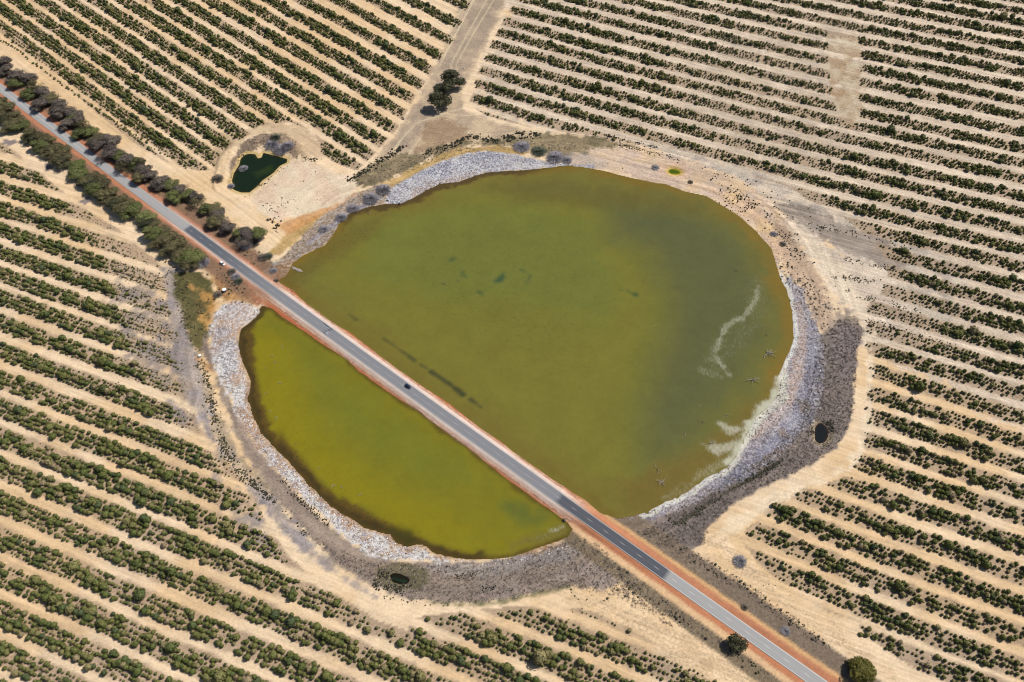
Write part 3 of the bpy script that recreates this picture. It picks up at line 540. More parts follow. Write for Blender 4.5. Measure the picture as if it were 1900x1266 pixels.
rf = np.stack([q[:-1, :-1].ravel(), q[1:, :-1].ravel(), q[1:, 1:].ravel(), q[:-1, 1:].ravel()], 1)
rme = fastmesh('road', np.stack([rX, rY, rZ], 1), rf, [MROAD]); cattr(rme, 'tone', rc_); vattr(rme, 'row', np.stack([of, tf, tf * 0], 1))
road = tag(obj('road', rme), 'two lane sealed road crossing the lake on a causeway', kind='structure')
def strip_mesh(name, ta, tb, o0, o1, z, mat, step=6.0, dz=0.0):
    n = max(1, int(math.ceil((tb - ta) / step))); t = np.linspace(ta, tb, n + 1)
    ax, ay = road_pt(t, o0); bx, by = road_pt(t, o1)
    V = [(x, y, z) for x, y in zip(ax, ay)] + [(x, y, z) for x, y in zip(bx, by)]
    F = [(i, i + 1, n + 2 + i, n + 1 + i) for i in range(n)]
    return mesh(name, V, F, [mat])
zl = RZ + .034
obj('edge_line', strip_mesh('edge_line', -420, t1, 3.30, 3.50, zl, MLINEW), road); obj('edge_line', strip_mesh('edge_line', -420, t1, -3.50, -3.30, zl, MLINEW), road)
obj('edge_line', strip_mesh('edge_line', t1, t2, 3.32, 3.50, zl, MLINEW), road); obj('edge_line', strip_mesh('edge_line', t1, t2, -3.56, -3.32, zl, MLINE), road)
obj('edge_line', strip_mesh('edge_line', t2, rL + 300, 3.28, 3.52, zl, MLINE), road); obj('edge_line', strip_mesh('edge_line', t2, rL + 300, -3.52, -3.28, zl, MLINE), road)
obj('centre_line', strip_mesh('centre_line', -420, road_t(170, 292), -.10, .12, zl, MLINE), road)
td = road_t(1387.8, 1173.6)
k = int((road_t(180, 300) - td) / 12) 
while td + 12 * k < rL + 120:
    t_ = td + 12 * k; k += 1
    obj('lane_dash', strip_mesh('lane_dash', t_ - 1.5, t_ + 1.5, -.10, .10, zl, MLINE if t_ > t2 else MLINEW), road)
MTAR = mat_plain('fresh_bitumen', col(52, 56, 70), .8, .3); MPALE = mat_plain('pale_patch', col(196, 204, 206), .8, .2)
for (xa, ya, xb, yb, wd, mt) in ((600.2,600.6,610.2,607.6,.9,MTAR),(613.0,609.6,616.6,612.2,.9,MTAR),(608.4,611.6,612.4,614.6,.9,MTAR),(603.6,613.6,606.4,615.8,.8,MTAR),(600.6,617.0,603.4,619.4,1.0,MTAR),(597.8,600.8,609,609,.35,MPALE),(605.0,616.4,608.6,619.6,.9,MPALE)):
    A = PP([(xa, ya), (xb, yb)], RZ); ta_, oa = road_coord(A[0, 0], A[0, 1]); tb_, ob = road_coord(A[1, 0], A[1, 1]); om = float((oa + ob) / 2)
    om = max(-2.9, min(2.9, om))
    obj('seal_patch', strip_mesh('seal_patch', float(ta_), float(tb_), om - wd / 2, om + wd / 2, zl + .004, mt), road)
print('road', time.time() - T0)

# ---------------------------------------------------------------- scatter through geometry nodes (points and clump shapes live in one mesh)
def gn_scatter(name, protos, pts, scl, rot, idx, tint, mats, label, cat=None, zoff=0.0):
    """protos: list of (V, F, mi). One object; mesh holds the clump shapes plus one loose vertex per plant."""
    V = []; F = []; MI = []; pk = []; base = 0
    for k, (v, f, mi) in enumerate(protos):
        v = np.asarray(v); V.append(v); F += [tuple(int(q) + base for q in ff) for ff in f]; MI += list(mi); pk += [k + 1] * len(v); base += len(v)
    V = np.concatenate(V + [np.asarray(pts, float)]); n = len(pts)
    me = bpy.data.meshes.new(name); me.from_pydata(V.tolist(), [], F)
    me.polygons.foreach_set('material_index', np.asarray(MI, np.int32))
    for m in mats: me.materials.append(m)
    z = lambda a: np.concatenate([np.zeros(base), np.asarray(a, float)])
    fattr(me, 'clump', np.concatenate([np.array(pk), np.zeros(n, int)]), 'INT'); fattr(me, 'idx', z(idx).astype(int), 'INT')
    fattr(me, 'scl', z(scl[:, 0])); fattr(me, 'sclz', z(scl[:, 1])); fattr(me, 'rot', z(rot)); fattr(me, 'tint', z(tint)); me.update()
    o = obj(name, me); tag(o, label, cat, kind='stuff')
    ng = bpy.data.node_groups.new(name + '_scatter', 'GeometryNodeTree')
    ng.interface.new_socket('Geometry', in_out='INPUT', socket_type='NodeSocketGeometry'); ng.interface.new_socket('Geometry', in_out='OUTPUT', socket_type='NodeSocketGeometry')
    N = ng.nodes; Lk = ng.links; gi = N.new('NodeGroupInput'); go = N.new('NodeGroupOutput')
    def na(nm, t='FLOAT'):
        a = N.new('GeometryNodeInputNamedAttribute'); a.data_type = t; a.inputs['Name'].default_value = nm; return a.outputs['Attribute']
    kd = na('clump', 'INT')
    def sep(k):
        c = N.new('FunctionNodeCompare'); c.data_type = 'INT'; c.operation = 'EQUAL'; Lk.new(kd, c.inputs[2]); c.inputs[3].default_value = k
        s = N.new('GeometryNodeSeparateGeometry'); s.domain = 'POINT'; Lk.new(gi.outputs[0], s.inputs[0]); Lk.new(c.outputs[0], s.inputs[1]); return s.outputs[0]
    inst = N.new('GeometryNodeGeometryToInstance')
    for k in range(len(protos)): Lk.new(sep(k + 1), inst.inputs[0])
    ip = N.new('GeometryNodeInstanceOnPoints'); Lk.new(sep(0), ip.inputs['Points']); Lk.new(inst.outputs[0], ip.inputs['Instance'])
    ip.inputs['Pick Instance'].default_value = True; Lk.new(na('idx', 'INT'), ip.inputs['Instance Index'])
    cr_ = N.new('ShaderNodeCombineXYZ'); Lk.new(na('rot'), cr_.inputs[2]); Lk.new(cr_.outputs[0], ip.inputs['Rotation'])
    cs_ = N.new('ShaderNodeCombineXYZ'); s1_ = na('scl'); Lk.new(s1_, cs_.inputs[0]); Lk.new(s1_, cs_.inputs[1]); Lk.new(na('sclz'), cs_.inputs[2]); Lk.new(cs_.outputs[0], ip.inputs['Scale'])
    Lk.new(ip.outputs[0], go.inputs[0]); md = o.modifiers.new('scatter', 'NODES'); md.node_group = ng; return o

def ico(sub):
    import bmesh
    bm = bmesh.new(); bmesh.ops.create_icosphere(bm, subdivisions=sub, radius=1.0); bm.verts.ensure_lookup_table()
    V = np.array([v.co[:] for v in bm.verts]); F = [tuple(v.index for v in f.verts) for f in bm.faces]; bm.free(); return V, F
ICO2 = ico(2); ICO1 = ico(1); ICO3 = ico(3)
def cards(C_, N_, sz, r, elong=1.0):
    """small leaf spray quads at C_, roughly facing N_"""
    n = len(C_); N_ = N_ + r.normal(0, .55, (n, 3)); N_ /= np.linalg.norm(N_, axis=1)[:, None]
    A = np.cross(N_, r.normal(0, 1, (n, 3))); A /= np.linalg.norm(A, axis=1)[:, None]; B = np.cross(N_, A)
    s = (sz * r.uniform(.6, 1.35, n))[:, None]; A = A * s * elong; B = B * s * .6
    V = np.stack([C_ - A, C_ - B * .9, C_ + A, C_ + B * 1.1], 1).reshape(-1, 3)
    return V, [(4 * i, 4 * i + 1, 4 * i + 2, 4 * i + 3) for i in range(n)]
def bush_shape(seed, ncard=170, csz=.17, flat=.82, lobes=7):
    r = np.random.default_rng(seed); V, F = ICO2; V = V.copy()
    nb = r.normal(0, 1, (lobes, 3)); nb /= np.linalg.norm(nb, axis=1)[:, None]; amp = r.uniform(.05, .22, lobes)
    def disp(U): return 1 + sum(a * np.maximum(0, U @ b) ** (3 if lobes < 10 else 14) for a, b in zip(amp, nb)) - .12
    core = V * (disp(V) * .84)[:, None]; core[:, 2] = core[:, 2] * flat + .78; core[:, 2] = np.maximum(core[:, 2], .04)
    U = r.normal(0, 1, (ncard * 2, 3)); U /= np.linalg.norm(U, axis=1)[:, None]; U = U[U[:, 2] > -.55][:ncard]
    Cc = U * (disp(U) * r.uniform(.80, 1.06, len(U)))[:, None]; Cc[:, 2] = Cc[:, 2] * flat + .78
    cv, cf = cards(Cc, U, csz, r); Vv = np.concatenate([core, cv]); o = len(core)
    return Vv, list(F) + [tuple(i + o for i in f) for f in cf], [0] * (len(F) + len(cf))
def tuft_shape(seed, n=16, h=.9, spread=.6):
    r = np.random.default_rng(seed); V = []; F = []
    for i in range(n):
        a = r.uniform(0, 6.283); rr = r.uniform(0, spread); x, y = math.cos(a) * rr, math.sin(a) * rr; b = r.uniform(0, 3.14); w = r.uniform(.06, .16)
        dx, dy = math.cos(b) * w, math.sin(b) * w; hh = h * r.uniform(.5, 1.1); lx, ly = x * 1.0 + r.normal(0, .2), y * 1.0 + r.normal(0, .2)
        k = len(V); V += [(x - dx, y - dy, 0), (x + dx, y + dy, 0), (x + lx + dx * .6, y + ly + dy * .6, hh), (x + lx - dx * .6, y + ly - dy * .6, hh)]; F.append((k, k + 1, k + 2, k + 3))
    return np.array(V), F, [0] * len(F)
def lump_shape(seed, sq=.6, ns=.25):
    r = np.random.default_rng(seed); V, F = ICO1; V = V * (1 + r.normal(0, ns, (len(V), 1))); V = V * np.array([1, 1, sq]); V[:, 2] += sq * .35
    return V, list(F), [0] * len(F)

def leaf_mat(name, stops, rough=.6, nz=.8):
    s = NT(name); t = s.attr('tint', 'INSTANCER').outputs['Fac']; rp_ = s.new('ShaderNodeValToRGB'); s.l.new(t, rp_.inputs[0])
    e = rp_.color_ramp.elements; e[0].position, e[0].color = stops[0][0], (*stops[0][1], 1); e[1].position, e[1].color = stops[-1][0], (*stops[-1][1], 1)
    for p_, c_ in stops[1:-1]: q = e.new(p_); q.color = (*c_, 1)
    pos = s.new('ShaderNodeTexCoord').outputs['Object']; n_ = s.noise(pos, 2.2, 2, .6); n_b = s.noise(pos, 9.0, 1, .5)
    k = s.math('ADD', 1 - nz * .5, s.math('MULTIPLY', s.math('ADD', s.math('MULTIPLY', n_, .6), s.math('MULTIPLY', n_b, .4)), nz))
    c = s.new('ShaderNodeCombineColor'); [s.l.new(k, c.inputs[i]) for i in range(3)]
    s.base(s.mix(1.0, rp_.outputs[0], c.outputs[0], 'MULTIPLY')); s.b.inputs['Roughness'].default_value = rough; s.b.inputs['Specular IOR Level'].default_value = .12
    return s.m
MBUSH = leaf_mat('plantation_leaves', [(0.0, (.27, .205, .125)), (.22, (.20, .175, .075)), (.5, (.128, .130, .040)), (.75, (.090, .106, .030)), (1.0, (.068, .086, .038))])

# ---------------------------------------------------------------- plantation shrubs
plants = []      # X, Y, r, h, tint, block, strip, line, t
poorL = PP([(150,365),(300,470),(380,560),(380,720),(480,930),(400,860),(330,790),(290,730),(240,640),(215,560),(190,470),(120,400)])
for b, k, ln in strips:
    a, z_ = ln[0], ln[-1]; L = np.linalg.norm(z_ - a); d = (z_ - a) / L; n = np.array([-d[1], d[0]])
    if n[1] < 0: n = -n
    tt_ = (ln - a) @ d; oo = (ln - a) @ n; cf = np.polyfit(tt_, oo, 2)
    for li, off in enumerate((4.7, 1.6, -1.6, -4.7)):          # 0 = upper line in the photo
        sp_ = 2.45; t = np.arange(0, L, sp_) + rng.uniform(0, sp_); t = t + rng.normal(0, .35, t.size)
        o_ = np.polyval(cf, t) + off + rng.normal(0, .35, t.size)
        X = a[0] + d[0] * t + n[0] * o_; Y = a[1] + d[1] * t + n[1] * o_
        u, v = PX(X, Y); m = (u > -140) & (u < 2040) & (v > -110) & (v < 1380) & (Y < 795) & (Y > 70) & (np.abs(X) < 558)
        m &= inpoly(BLOCK[b], X + rng.normal(0, 1.2, X.size), Y)
        if b == 'R': m &= ~inpoly(FIRE, X, Y)
        X, Y, t, u, v = X[m], Y[m], t[m], u[m], v[m]
        if X.size == 0: continue
        big = fbm(X, Y, 13, 70 + li * 5 + {'L': 0, 'R': 1, 'U': 2}[b], 2)      # patches of strong and weak growth
        outer = li in (0, 3)
        r = (1.45 if not outer else 1.18) * (.72 + .56 * sm(.25, .78, big)) * np.exp(rng.normal(0, .27, X.size))
        if b == 'R': r = r * .84
        if b == 'U': r = r * .86
        vig = .56 + .35 * (big - .5) + rng.normal(0, .21, X.size); vig = np.where(rng.random(X.size) < .07, rng.uniform(0, .22, X.size), vig)
        e = -sdist(BLOCK[b], X, Y, 40); r *= .70 + .30 * sm(1, 14, e); vig -= .12 * (1 - sm(2, 12, e))
        if b == 'L': pw = sm(8, -8, sdist(poorL, X, Y, 20)); r = r * (1 - .48 * pw); vig = vig - .22 * pw
        if b == 'R':
            pw = sm(16, -14, sdist(PP([(1240,120),(1500,30),(1600,60),(1610,260),(1520,330),(1420,330),(1300,260)]), X, Y, 30)); r = r * (1 - .22 * pw); vig -= .06 * pw
            pw = sm(10, -8, sdist(PP([(1150,240),(1300,290),(1500,360),(1640,460),(1700,540),(1760,640),(1640,660),(1600,600),(1640,520),(1560,430),(1400,360),(1150,290)]), X, Y, 30)); r = r * (1 - .34 * pw); vig -= .12 * pw
        keep = rng.random(X.size) < np.where(r < .62, .6, .96) * (.90 if outer else .98)
        if b == 'R' : keep &= rng.random(X.size) < .92
        for i in np.where(keep)[0]:
            plants.append((X[i], Y[i], r[i], r[i] * rng.uniform(.85, 1.2) * (1.12 if b != 'L' else 1.0), float(np.clip(vig[i], .02, 1)), b, k, li, t[i]))
# one thin row of small shrubs along the top left road reserve, one short row by the farm pond
def row_px(pts, n, r0_, r1_, b, k):
    q = PP(pts); s = np.linspace(0, 1, n); seg = np.linspace(0, 1, len(q))
    for i in s:
        X = np.interp(i, seg, q[:, 0]) + rng.normal(0, .6); Y = np.interp(i, seg, q[:, 1]) + rng.normal(0, .5)
        if rng.random() < .82: plants.append((X, Y, rng.uniform(r0_, r1_), rng.uniform(r0_, r1_), rng.uniform(.2, .7), b, k, 0, 0))
row_px([(-60,30),(0,76),(30,92),(60,116),(90,138),(120,162),(160,190),(195,215),(215,228),(245,250),(275,268)], 100, .6, 1.35, 'U', 99)
row_px([(285,275),(305,288),(330,302),(345,315)], 12, .4, 1.0, 'U', 98)
row_px([(1590,1175),(1612,1184),(1650,1205)], 8, .7, 1.3, 'R', 97)
plants = [p for p in plants if abs(road_coord(p[0], p[1])[1]) > 14]
pa = np.array([(p[0], p[1], p[2], p[3], p[4]) for p in plants]); print('plants', len(plants), time.time() - T0)
pu, pv = PX(pa[:, 0], pa[:, 1]); inside = (pu > 6) & (pu < 1894) & (pv > 6) & (pv < 1262)
show = pa[:, 2] * pxm(pa[:, 1]) * inside; order = np.argsort(-show); chosen = set(order[:300].tolist())
BP = [bush_shape(100 + i) for i in range(6)]
BM = [mesh('plantation_shrub', v, f, [MBUSH]) for v, f, _ in BP]
ORD = ['first','second','third','fourth','fifth','sixth','seventh','eighth','ninth','tenth','eleventh','twelfth','thirteenth','fourteenth','fifteenth','sixteenth','seventeenth','eighteenth','nineteenth','twentieth']
def ordn(i):
    if i < 20: return ORD[i]
    tens = ['','','twenty','thirty','forty','fifty','sixty'][(i + 1) // 10]; u_ = (i + 1) % 10
    return {'twenty':'twentieth','thirty':'thirtieth','forty':'fortieth','fifty':'fiftieth','sixty':'sixtieth'}[tens] if u_ == 0 else tens + '-' + ORD[u_ - 1]
# strips are counted along the picture edge they reach
rows = {}
for i in chosen: rows.setdefault((plants[i][5], plants[i][6], plants[i][7]), []).append(i)
cnt = {b: sorted({k for (bb, k, l) in rows if bb == b}, reverse=True) for b in 'LRU'}
vis = {'L': 18, 'R': 36}      # lowest strip seen in each block
LINE = ['upper outer line', 'upper inner line', 'lower inner line', 'lower outer line']
WHERE = {'L': 'strip from lower left corner', 'R': 'strip from lower right corner', 'U': 'strip of the upper left field'}
for (b, k, l), ids in rows.items():
    ids.sort(key=lambda i: pu[i])
    sn = (vis[b] - k) if b in vis else cnt['U'].index(k)
    low = {'L': 22, 'R': 37}.get(b)
    for j, i in enumerate(ids):
        X, Y, r, h, tn = pa[i]
        z = float(zat(X, Y)[0]); o = obj('plantation_shrub', BM[i % 6], None, (X, Y, z - .05), rng.uniform(0, 6.28), (r, r, h)); o['tint'] = float(tn)
        hue = 'dark green' if tn > .66 else ('mid green' if tn > .5 else ('olive green' if tn > .3 else 'yellowish'))
        szw = 'very large' if r > 2.15 else ('large' if r > 1.85 else 'medium')
        if b == 'U' or sn < 0:
            side = 'cut by the lower picture edge' if b != 'U' else 'in the upper left field'
            lab = f"{hue} shrub, {ordn(j)} big one, {LINE[l]}, {ordn(cnt[b].index(k))} strip beyond the road"
        else:
            lab = f"{hue} shrub, {ordn(j)} big one along {LINE[l]}, {ordn(sn)} {WHERE[b]}"
        w_ = lab.split()
        tag(o, lab, 'shrub', 'round shrubs in the plantation strips')
rest = np.array([i for i in range(len(plants)) if i not in chosen]); zz = zat(pa[rest, 0], pa[rest, 1]) - .05
gn_scatter('plantation_shrubs', BP, np.stack([pa[rest, 0], pa[rest, 1], zz], 1), pa[rest][:, [2, 3]], rng.uniform(0, 6.28, rest.size), rng.integers(0, 6, rest.size), pa[rest, 4], [MBUSH], 'thousands of round green shrubs planted in long strips over the sandy fields')
print('bushes', time.time() - T0)

# ---------------------------------------------------------------- scattered low plants, grass, crust lumps, stones
def fill(poly, dens, rag=1.5, clump=0.0, csize=6, seed=0):
    q = PP(poly) if not isinstance(poly, np.ndarray) else poly
    lo = q.min(0) - 2; hi = q.max(0) + 2; n = int((hi[0] - lo[0]) * (hi[1] - lo[1]) * dens)
    X = rng.uniform(lo[0], hi[0], n); Y = rng.uniform(lo[1], hi[1], n)
    m = sdist(q, X, Y, 4) + (fbm(X, Y, 4, 90 + seed, 2) - .5) * 2 * rag < 0
    if clump: m &= fbm(X, Y, csize, 95 + seed, 2) + rng.normal(0, .05, n) > clump
    m &= (sdist(LN, X, Y, 4) > .3) & (sdist(LS, X, Y, 4) > .3) & (sdist(POND, X, Y, 4) > .3) & (np.abs(road_coord(X, Y)[1]) > 7.5)
    return np.stack([X[m], Y[m]], 1)
def along(line, n, spread):
    q = PP(line); L = np.r_[0, np.cumsum(np.hypot(*np.diff(q, axis=0).T))]; t = rng.uniform(0, L[-1], n)
    return np.stack([np.interp(t, L, q[:, 0]) + rng.normal(0, spread, n), np.interp(t, L, q[:, 1]) + rng.normal(0, spread, n)], 1)
MSCRUB = leaf_mat('samphire', [(0.0, (.22, .17, .09)), (.4, (.090, .082, .042)), (.75, (.050, .047, .028)), (1.0, (.030, .027, .020))], nz=.7)
MGRASS = leaf_mat('dry_grass', [(0.0, (.50, .42, .33)), (.35, (.36, .31, .27)), (.7, (.25, .215, .20)), (1.0, (.12, .10, .085))], nz=.5)
MCRUST = leaf_mat('salt_crust', [(0.0, (.58, .56, .54)), (.3, (.40, .385, .40)), (.6, (.25, .235, .285)), (.8, (.20, .16, .14)), (1.0, (.09, .075, .07))], rough=.9, nz=.45)
MSTONE = leaf_mat('causeway_stone', [(0.0, (.62, .50, .38)), (.4, (.52, .33, .24)), (.75, (.34, .17, .105)), (1.0, (.2, .09, .055))], rough=.9, nz=.4)
def scat(name, P2, smin, smax, protos, mats, label, tlo=0., thi=1., hz=1.0, zo=-.03, zfix=None):
    P2 = np.asarray(P2); n = len(P2); z = zat(P2[:, 0], P2[:, 1]) + zo if zfix is None else np.full(n, zfix)
    s = np.exp(rng.uniform(math.log(smin), math.log(smax), n)) if np.isscalar(smin) else rng.uniform(smin, smax)
    t = rng.uniform(tlo, thi, n) if np.isscalar(tlo) else np.clip(tlo + rng.normal(0, .24, n) + (fbm(P2[:, 0], P2[:, 1], 7, 33, 3) - .5) * 1.1, 0, 1)
    return gn_scatter(name, protos, np.column_stack([P2, z]), np.stack([s, s * hz * rng.uniform(.7, 1.2, n)], 1), rng.uniform(0, 6.28, n), rng.integers(0, len(protos), n), t, mats, label)
SB = [bush_shape(300 + i, 40) for i in range(3)]
low = []
def addlow(p, s0, s1, t0, t1): 
    n = len(p); low.append(np.column_stack([p, np.exp(rng.uniform(math.log(s0), math.log(s1), n)), rng.uniform(t0, t1, n)]))
# clay flat by the farm pond
addlow(along([(476,352),(492,340),(510,326),(520,318),(533,312)], 46, 2.2), .5, 1.3, .7, 1)
addlow(along([(484,376),(500,388),(510,396)], 34, 1.6), .5, 1.2, .7, 1); addlow(along([(525,380),(540,370)], 26, 4), .4, 1.0, .6, 1)
addlow(fill([(500,330),(545,300),(600,320),(655,335),(655,350),(600,385),(540,405),(500,410)], .012), .35, 1.1, .7, 1)
addlow(along([(545,293),(560,296),(575,298),(592,300)], 60, 1.8), .6, 1.4, .6, 1); addlow(along([(444,292),(455,284),(468,278)], 40, 1.0), .5, 1.0, .6, 1)
addlow(along([(502,412),(512,416),(520,424),(512,430)], 60, 2.0), .7, 1.7, .6, 1); addlow(along([(432,366),(470,366)], 16, 1.5), .4, .8, .6, 1)
# dark scrub line along the north shore
addlow(along([(642,336),(668,326),(690,312),(712,298),(730,288)], 330, 2.2), .6, 1.7, .55, 1)
addlow(along([(735,283),(748,278)], 40, 1.6), .9, 2.0, .7, 1)
addlow(along([(790,285),(805,281),(830,277),(850,268),(862,262),(885,258),(905,262),(925,266)], 420, 1.8), .6, 1.7, .7, 1)
addlow(along([(860,262),(872,259),(886,256)], 60, 2.4), .8, 1.9, .7, 1)
addlow(along([(940,260),(965,252),(985,250),(1000,255)], 260, 2.2), .7, 2.0, .6, .95)
addlow(fill([(700,330),(780,292),(900,262),(1000,262),(1120,266),(1100,282),(1000,280),(900,272),(800,300)], .03, clump=.45), .4, 1.2, .3, 1)
# north east shore: rows of black scrub
addlow(along([(1130,256),(1160,262),(1190,270),(1215,276)], 260, 1.2), .5, 1.1, .8, 1); addlow(along([(1140,270),(1200,284),(1260,300)], 260, 1.6), .4, 1.0, .6, 1)
addlow(fill([(1280,300),(1380,330),(1480,372),(1560,430),(1520,440),(1440,400),(1340,350)], .10, clump=.47, csize=9, seed=1), .45, 1.3, .5, 1)
addlow(along([(1330,345),(1360,360),(1400,385),(1430,410)], 170, 3.2), .4, 1.2, .6, 1)
addlow(along([(1330,360),(1370,385),(1420,400),(1450,430),(1470,470),(1480,500),(1500,540),(1530,580),(1545,600)], 620, 5.5), .45, 1.35, .55, 1)
addlow(along([(1440,460),(1455,490),(1470,530),(1490,560)], 200, 6), .45, 1.2, .6, 1); addlow(fill([(1080,310),(1250,345),(1380,395),(1440,470),(1460,530),(1480,500),(1400,380),(1280,330),(1120,300)], .010), .35, 1.0, .5, 1)
addlow(fill([(1490,560),(1530,580),(1560,620),(1540,700),(1520,780),(1490,740),(1500,640)], .07, clump=.5), .4, 1.1, .4, 1)
addlow(along([(1262,968),(1300,945),(1350,913),(1400,886),(1415,878),(1450,856)], 420, 1.2), .4, 1.3, .6, 1); addlow(along([(1240,973),(1285,960)], 120, 1.6), .5, 1.3, .5, .9)
addlow(along([(1504,790),(1506,805),(1508,820)], 40, 1.0), .5, 1.1, .6, 1); addlow(along([(1534,782),(1542,790),(1544,806)], 36, .9), .6, 1.3, .7, 1)
# in the worn ends of the eastern strips and the western strips
for ln in ([(1570,545),(1640,562),(1700,580)], [(1612,575),(1700,600),(1760,620)], [(1610,600),(1700,625),(1770,648)], [(1500,420),(1600,440),(1680,462)], [(1560,480),(1640,500),(1720,520)], [(1540,510),(1640,530)]):
    addlow(along(ln, 180, 1.6), .45, 1.2, .3, .95)
for y0 in (428, 470, 511, 553, 600, 651, 705):
    for o in (-13, -5, 4, 12):
        pts = [(x, -1434 + (y0 + o + 1434) * (x + 5545) / 5545.0) for x in (215, 250, 285, 315)]; addlow(along(pts, 62, 1.0), .4, 1.15, .35, 1)
addlow(fill([(280,520),(312,520),(318,600),(326,690),(300,680),(270,600)], .10, clump=.46), .4, 1.1, .4, 1)
addlow(fill([(300,470),(320,480),(360,540),(395,600),(385,650),(360,655),(340,600),(318,540)], .20, clump=.40, csize=9), .5, 1.4, .35, .9)
addlow(fill([(345,520),(390,535),(405,560),(400,600),(376,600)], .085), .5, 1.2, .6, 1); addlow(fill([(322,512),(348,512),(352,560),(370,640),(352,645),(335,590)], .3, clump=.36), .5, 1.3, .4, .9)
addlow(fill([(380,500),(420,505),(450,530),(480,560),(420,575),(400,545)], .10, clump=.42), .5, 1.4, .4, 1)
addlow(along([(372,672),(384,700),(390,730),(398,770),(402,800),(412,826),(428,850),(445,872),(462,892),(480,906)], 760, 2.0), .5, 1.35, .3, .9)
addlow(along([(480,905),(495,920),(512,935)], 90, 1.0), .5, 1.2, .6, 1); addlow(along([(536,962),(552,976)], 40, .9), .6, 1.2, .7, 1); addlow(along([(528,947),(540,950)], 18, .8), .5, 1.0, .7, 1); addlow(along([(560,986),(572,992)], 18, .8), .5, 1.0, .7, 1)
addlow(along([(520,885),(545,918),(580,950),(610,975)], 240, 1.0), .4, 1.0, .6, 1)
addlow(along([(694,1086),(715,1090),(735,1098),(752,1101)], 130, 1.1), .6, 1.3, .6, 1); addlow(along([(735,1091),(755,1090),(770,1083)], 60, .9), .6, 1.2, .6, 1); addlow(along([(708,1052),(712,1068),(716,1082)], 60, 1.8), .6, 1.4, .5, 1)
addlow(along([(826,1068),(850,1070),(880,1068)], 70, .9), .4, .9, .6, 1); addlow(along([(896,1090),(916,1092)], 26, .9), .7, 1.2, .8, 1)
addlow(fill([(980,1110),(1040,1096),(1100,1100),(1150,1110),(1120,1118),(1020,1118)], .12, clump=.45), .5, 1.3, .1, .6); addlow(along([(715,1112),(770,1118),(830,1122)], 50, 1.2), .4, 1.0, .1, .6)
for q_ in ((1086,1107,1.9,.25),(1127,1112,1.5,.3),(1060,1095,1.2,.3),(1160,1108,1.5,.5)): low.append(np.array([[*[float(c) for c in P(q_[0], q_[1])], q_[2], q_[3]]]))
# verges along the road
addlow(fill([(1180,985),(1262,1035),(1362,1092),(1470,1165),(1570,1232),(1560,1215),(1480,1150),(1380,1080),(1300,1030),(1230,990)], .22, clump=.38), .45, 1.5, .2, .95)
addlow(fill([(1150,1055),(1250,1125),(1350,1196),(1440,1262),(1400,1255),(1300,1185),(1220,1140),(1140,1098)], .2, clump=.38), .45, 1.5, .2, .95)
addlow(fill([(1303,1000),(1330,980),(1400,1050),(1500,1120),(1580,1185),(1560,1200),(1440,1110),(1340,1050)], .02), .3, .7, .1, .8)
for t0_, t1_ in ((-330, road_t(480, 520)),):
    n = 1500; t = rng.uniform(t0_, t1_, n); s = rng.choice([-1, 1], n); o = s * rng.uniform(8.5, 22, n); x, y = road_pt(t, o); addlow(np.stack([x, y], 1), .5, 1.6, .2, 1)
# weeds inside the strips
wk = (strip_d < 6.3) & (np.abs(FX) < 555) & (rng.random(FX.size) < .11)
addlow(np.stack([FX[wk] + rng.uniform(-.6, .6, wk.sum()), FY[wk] + rng.uniform(-.6, .6, wk.sum())], 1), .35, .85, .0, .6)
low = np.concatenate(low); low = low[fbm(low[:, 0], low[:, 1], 5, 77, 2) + rng.normal(0, .09, len(low)) > .44]; low = low[(sdist(LN, low[:, 0], low[:, 1], 4) > 0) & (sdist(LS, low[:, 0], low[:, 1], 4) > 0) & (np.abs(road_coord(low[:, 0], low[:, 1])[1]) > 6.8)]
lz = zat(low[:, 0], low[:, 1])
gn_scatter('low_scrub', SB, np.column_stack([low[:, :2], lz - .08]), np.stack([low[:, 2] * .55, low[:, 2] * rng.uniform(.3, .55, len(low))], 1), rng.uniform(0, 6.28, len(low)), rng.integers(0, 3, len(low)), low[:, 3], [MSCRUB], 'small dark scrub tufts dotted over the shores, verges and worn strips')
# dry grass in the dead brown rings
G1 = [fill([(1555,592),(1586,590),(1600,616),(1590,650),(1586,700),(1581,760),(1571,800),(1548,832),(1500,868),(1462,883),(1395,917),(1344,950),(1314,980),(1304,1014),(1240,1010),(1190,985),(1230,960),(1320,905),(1420,850),(1480,790),(1500,720),(1520,640)], .85),
      fill([(560,985),(620,1040),(700,1090),(760,1113),(850,1120),(930,1116),(1000,1102),(1060,1090),(1150,1112),(1250,1165),(1150,1050),(1100,1000),(1062,1000),(984,1030),(900,1045),(800,1045),(680,1045)], .75),
      fill([(1180,985),(1262,1035),(1362,1092),(1470,1165),(1570,1232),(1480,1150),(1380,1080),(1300,1030),(1230,990)], .6), fill([(1150,1055),(1250,1125),(1350,1196),(1440,1262),(1300,1185),(1220,1140),(1140,1098)], .6),
      fill([(425,345),(430,300),(450,270),(485,252),(530,250),(555,268),(545,290),(500,272),(450,290),(432,345)], .5), fill([(640,338),(700,305),(800,285),(900,268),(1000,262),(1100,275),(1000,286),(900,276),(780,312),(690,350)], .35)]
G1 = np.concatenate(G1); G1 = G1[(sdist(PDARK, G1[:, 0], G1[:, 1], 4) > .4) & (sdist(PTEAL, G1[:, 0], G1[:, 1], 4) > .4)]
scat('dry_grass_tufts', G1, .35, .95, [tuft_shape(i) for i in range(3)], [MGRASS], 'dry brown grass covering the outer ring of the lake shore', 0, 1, .8)
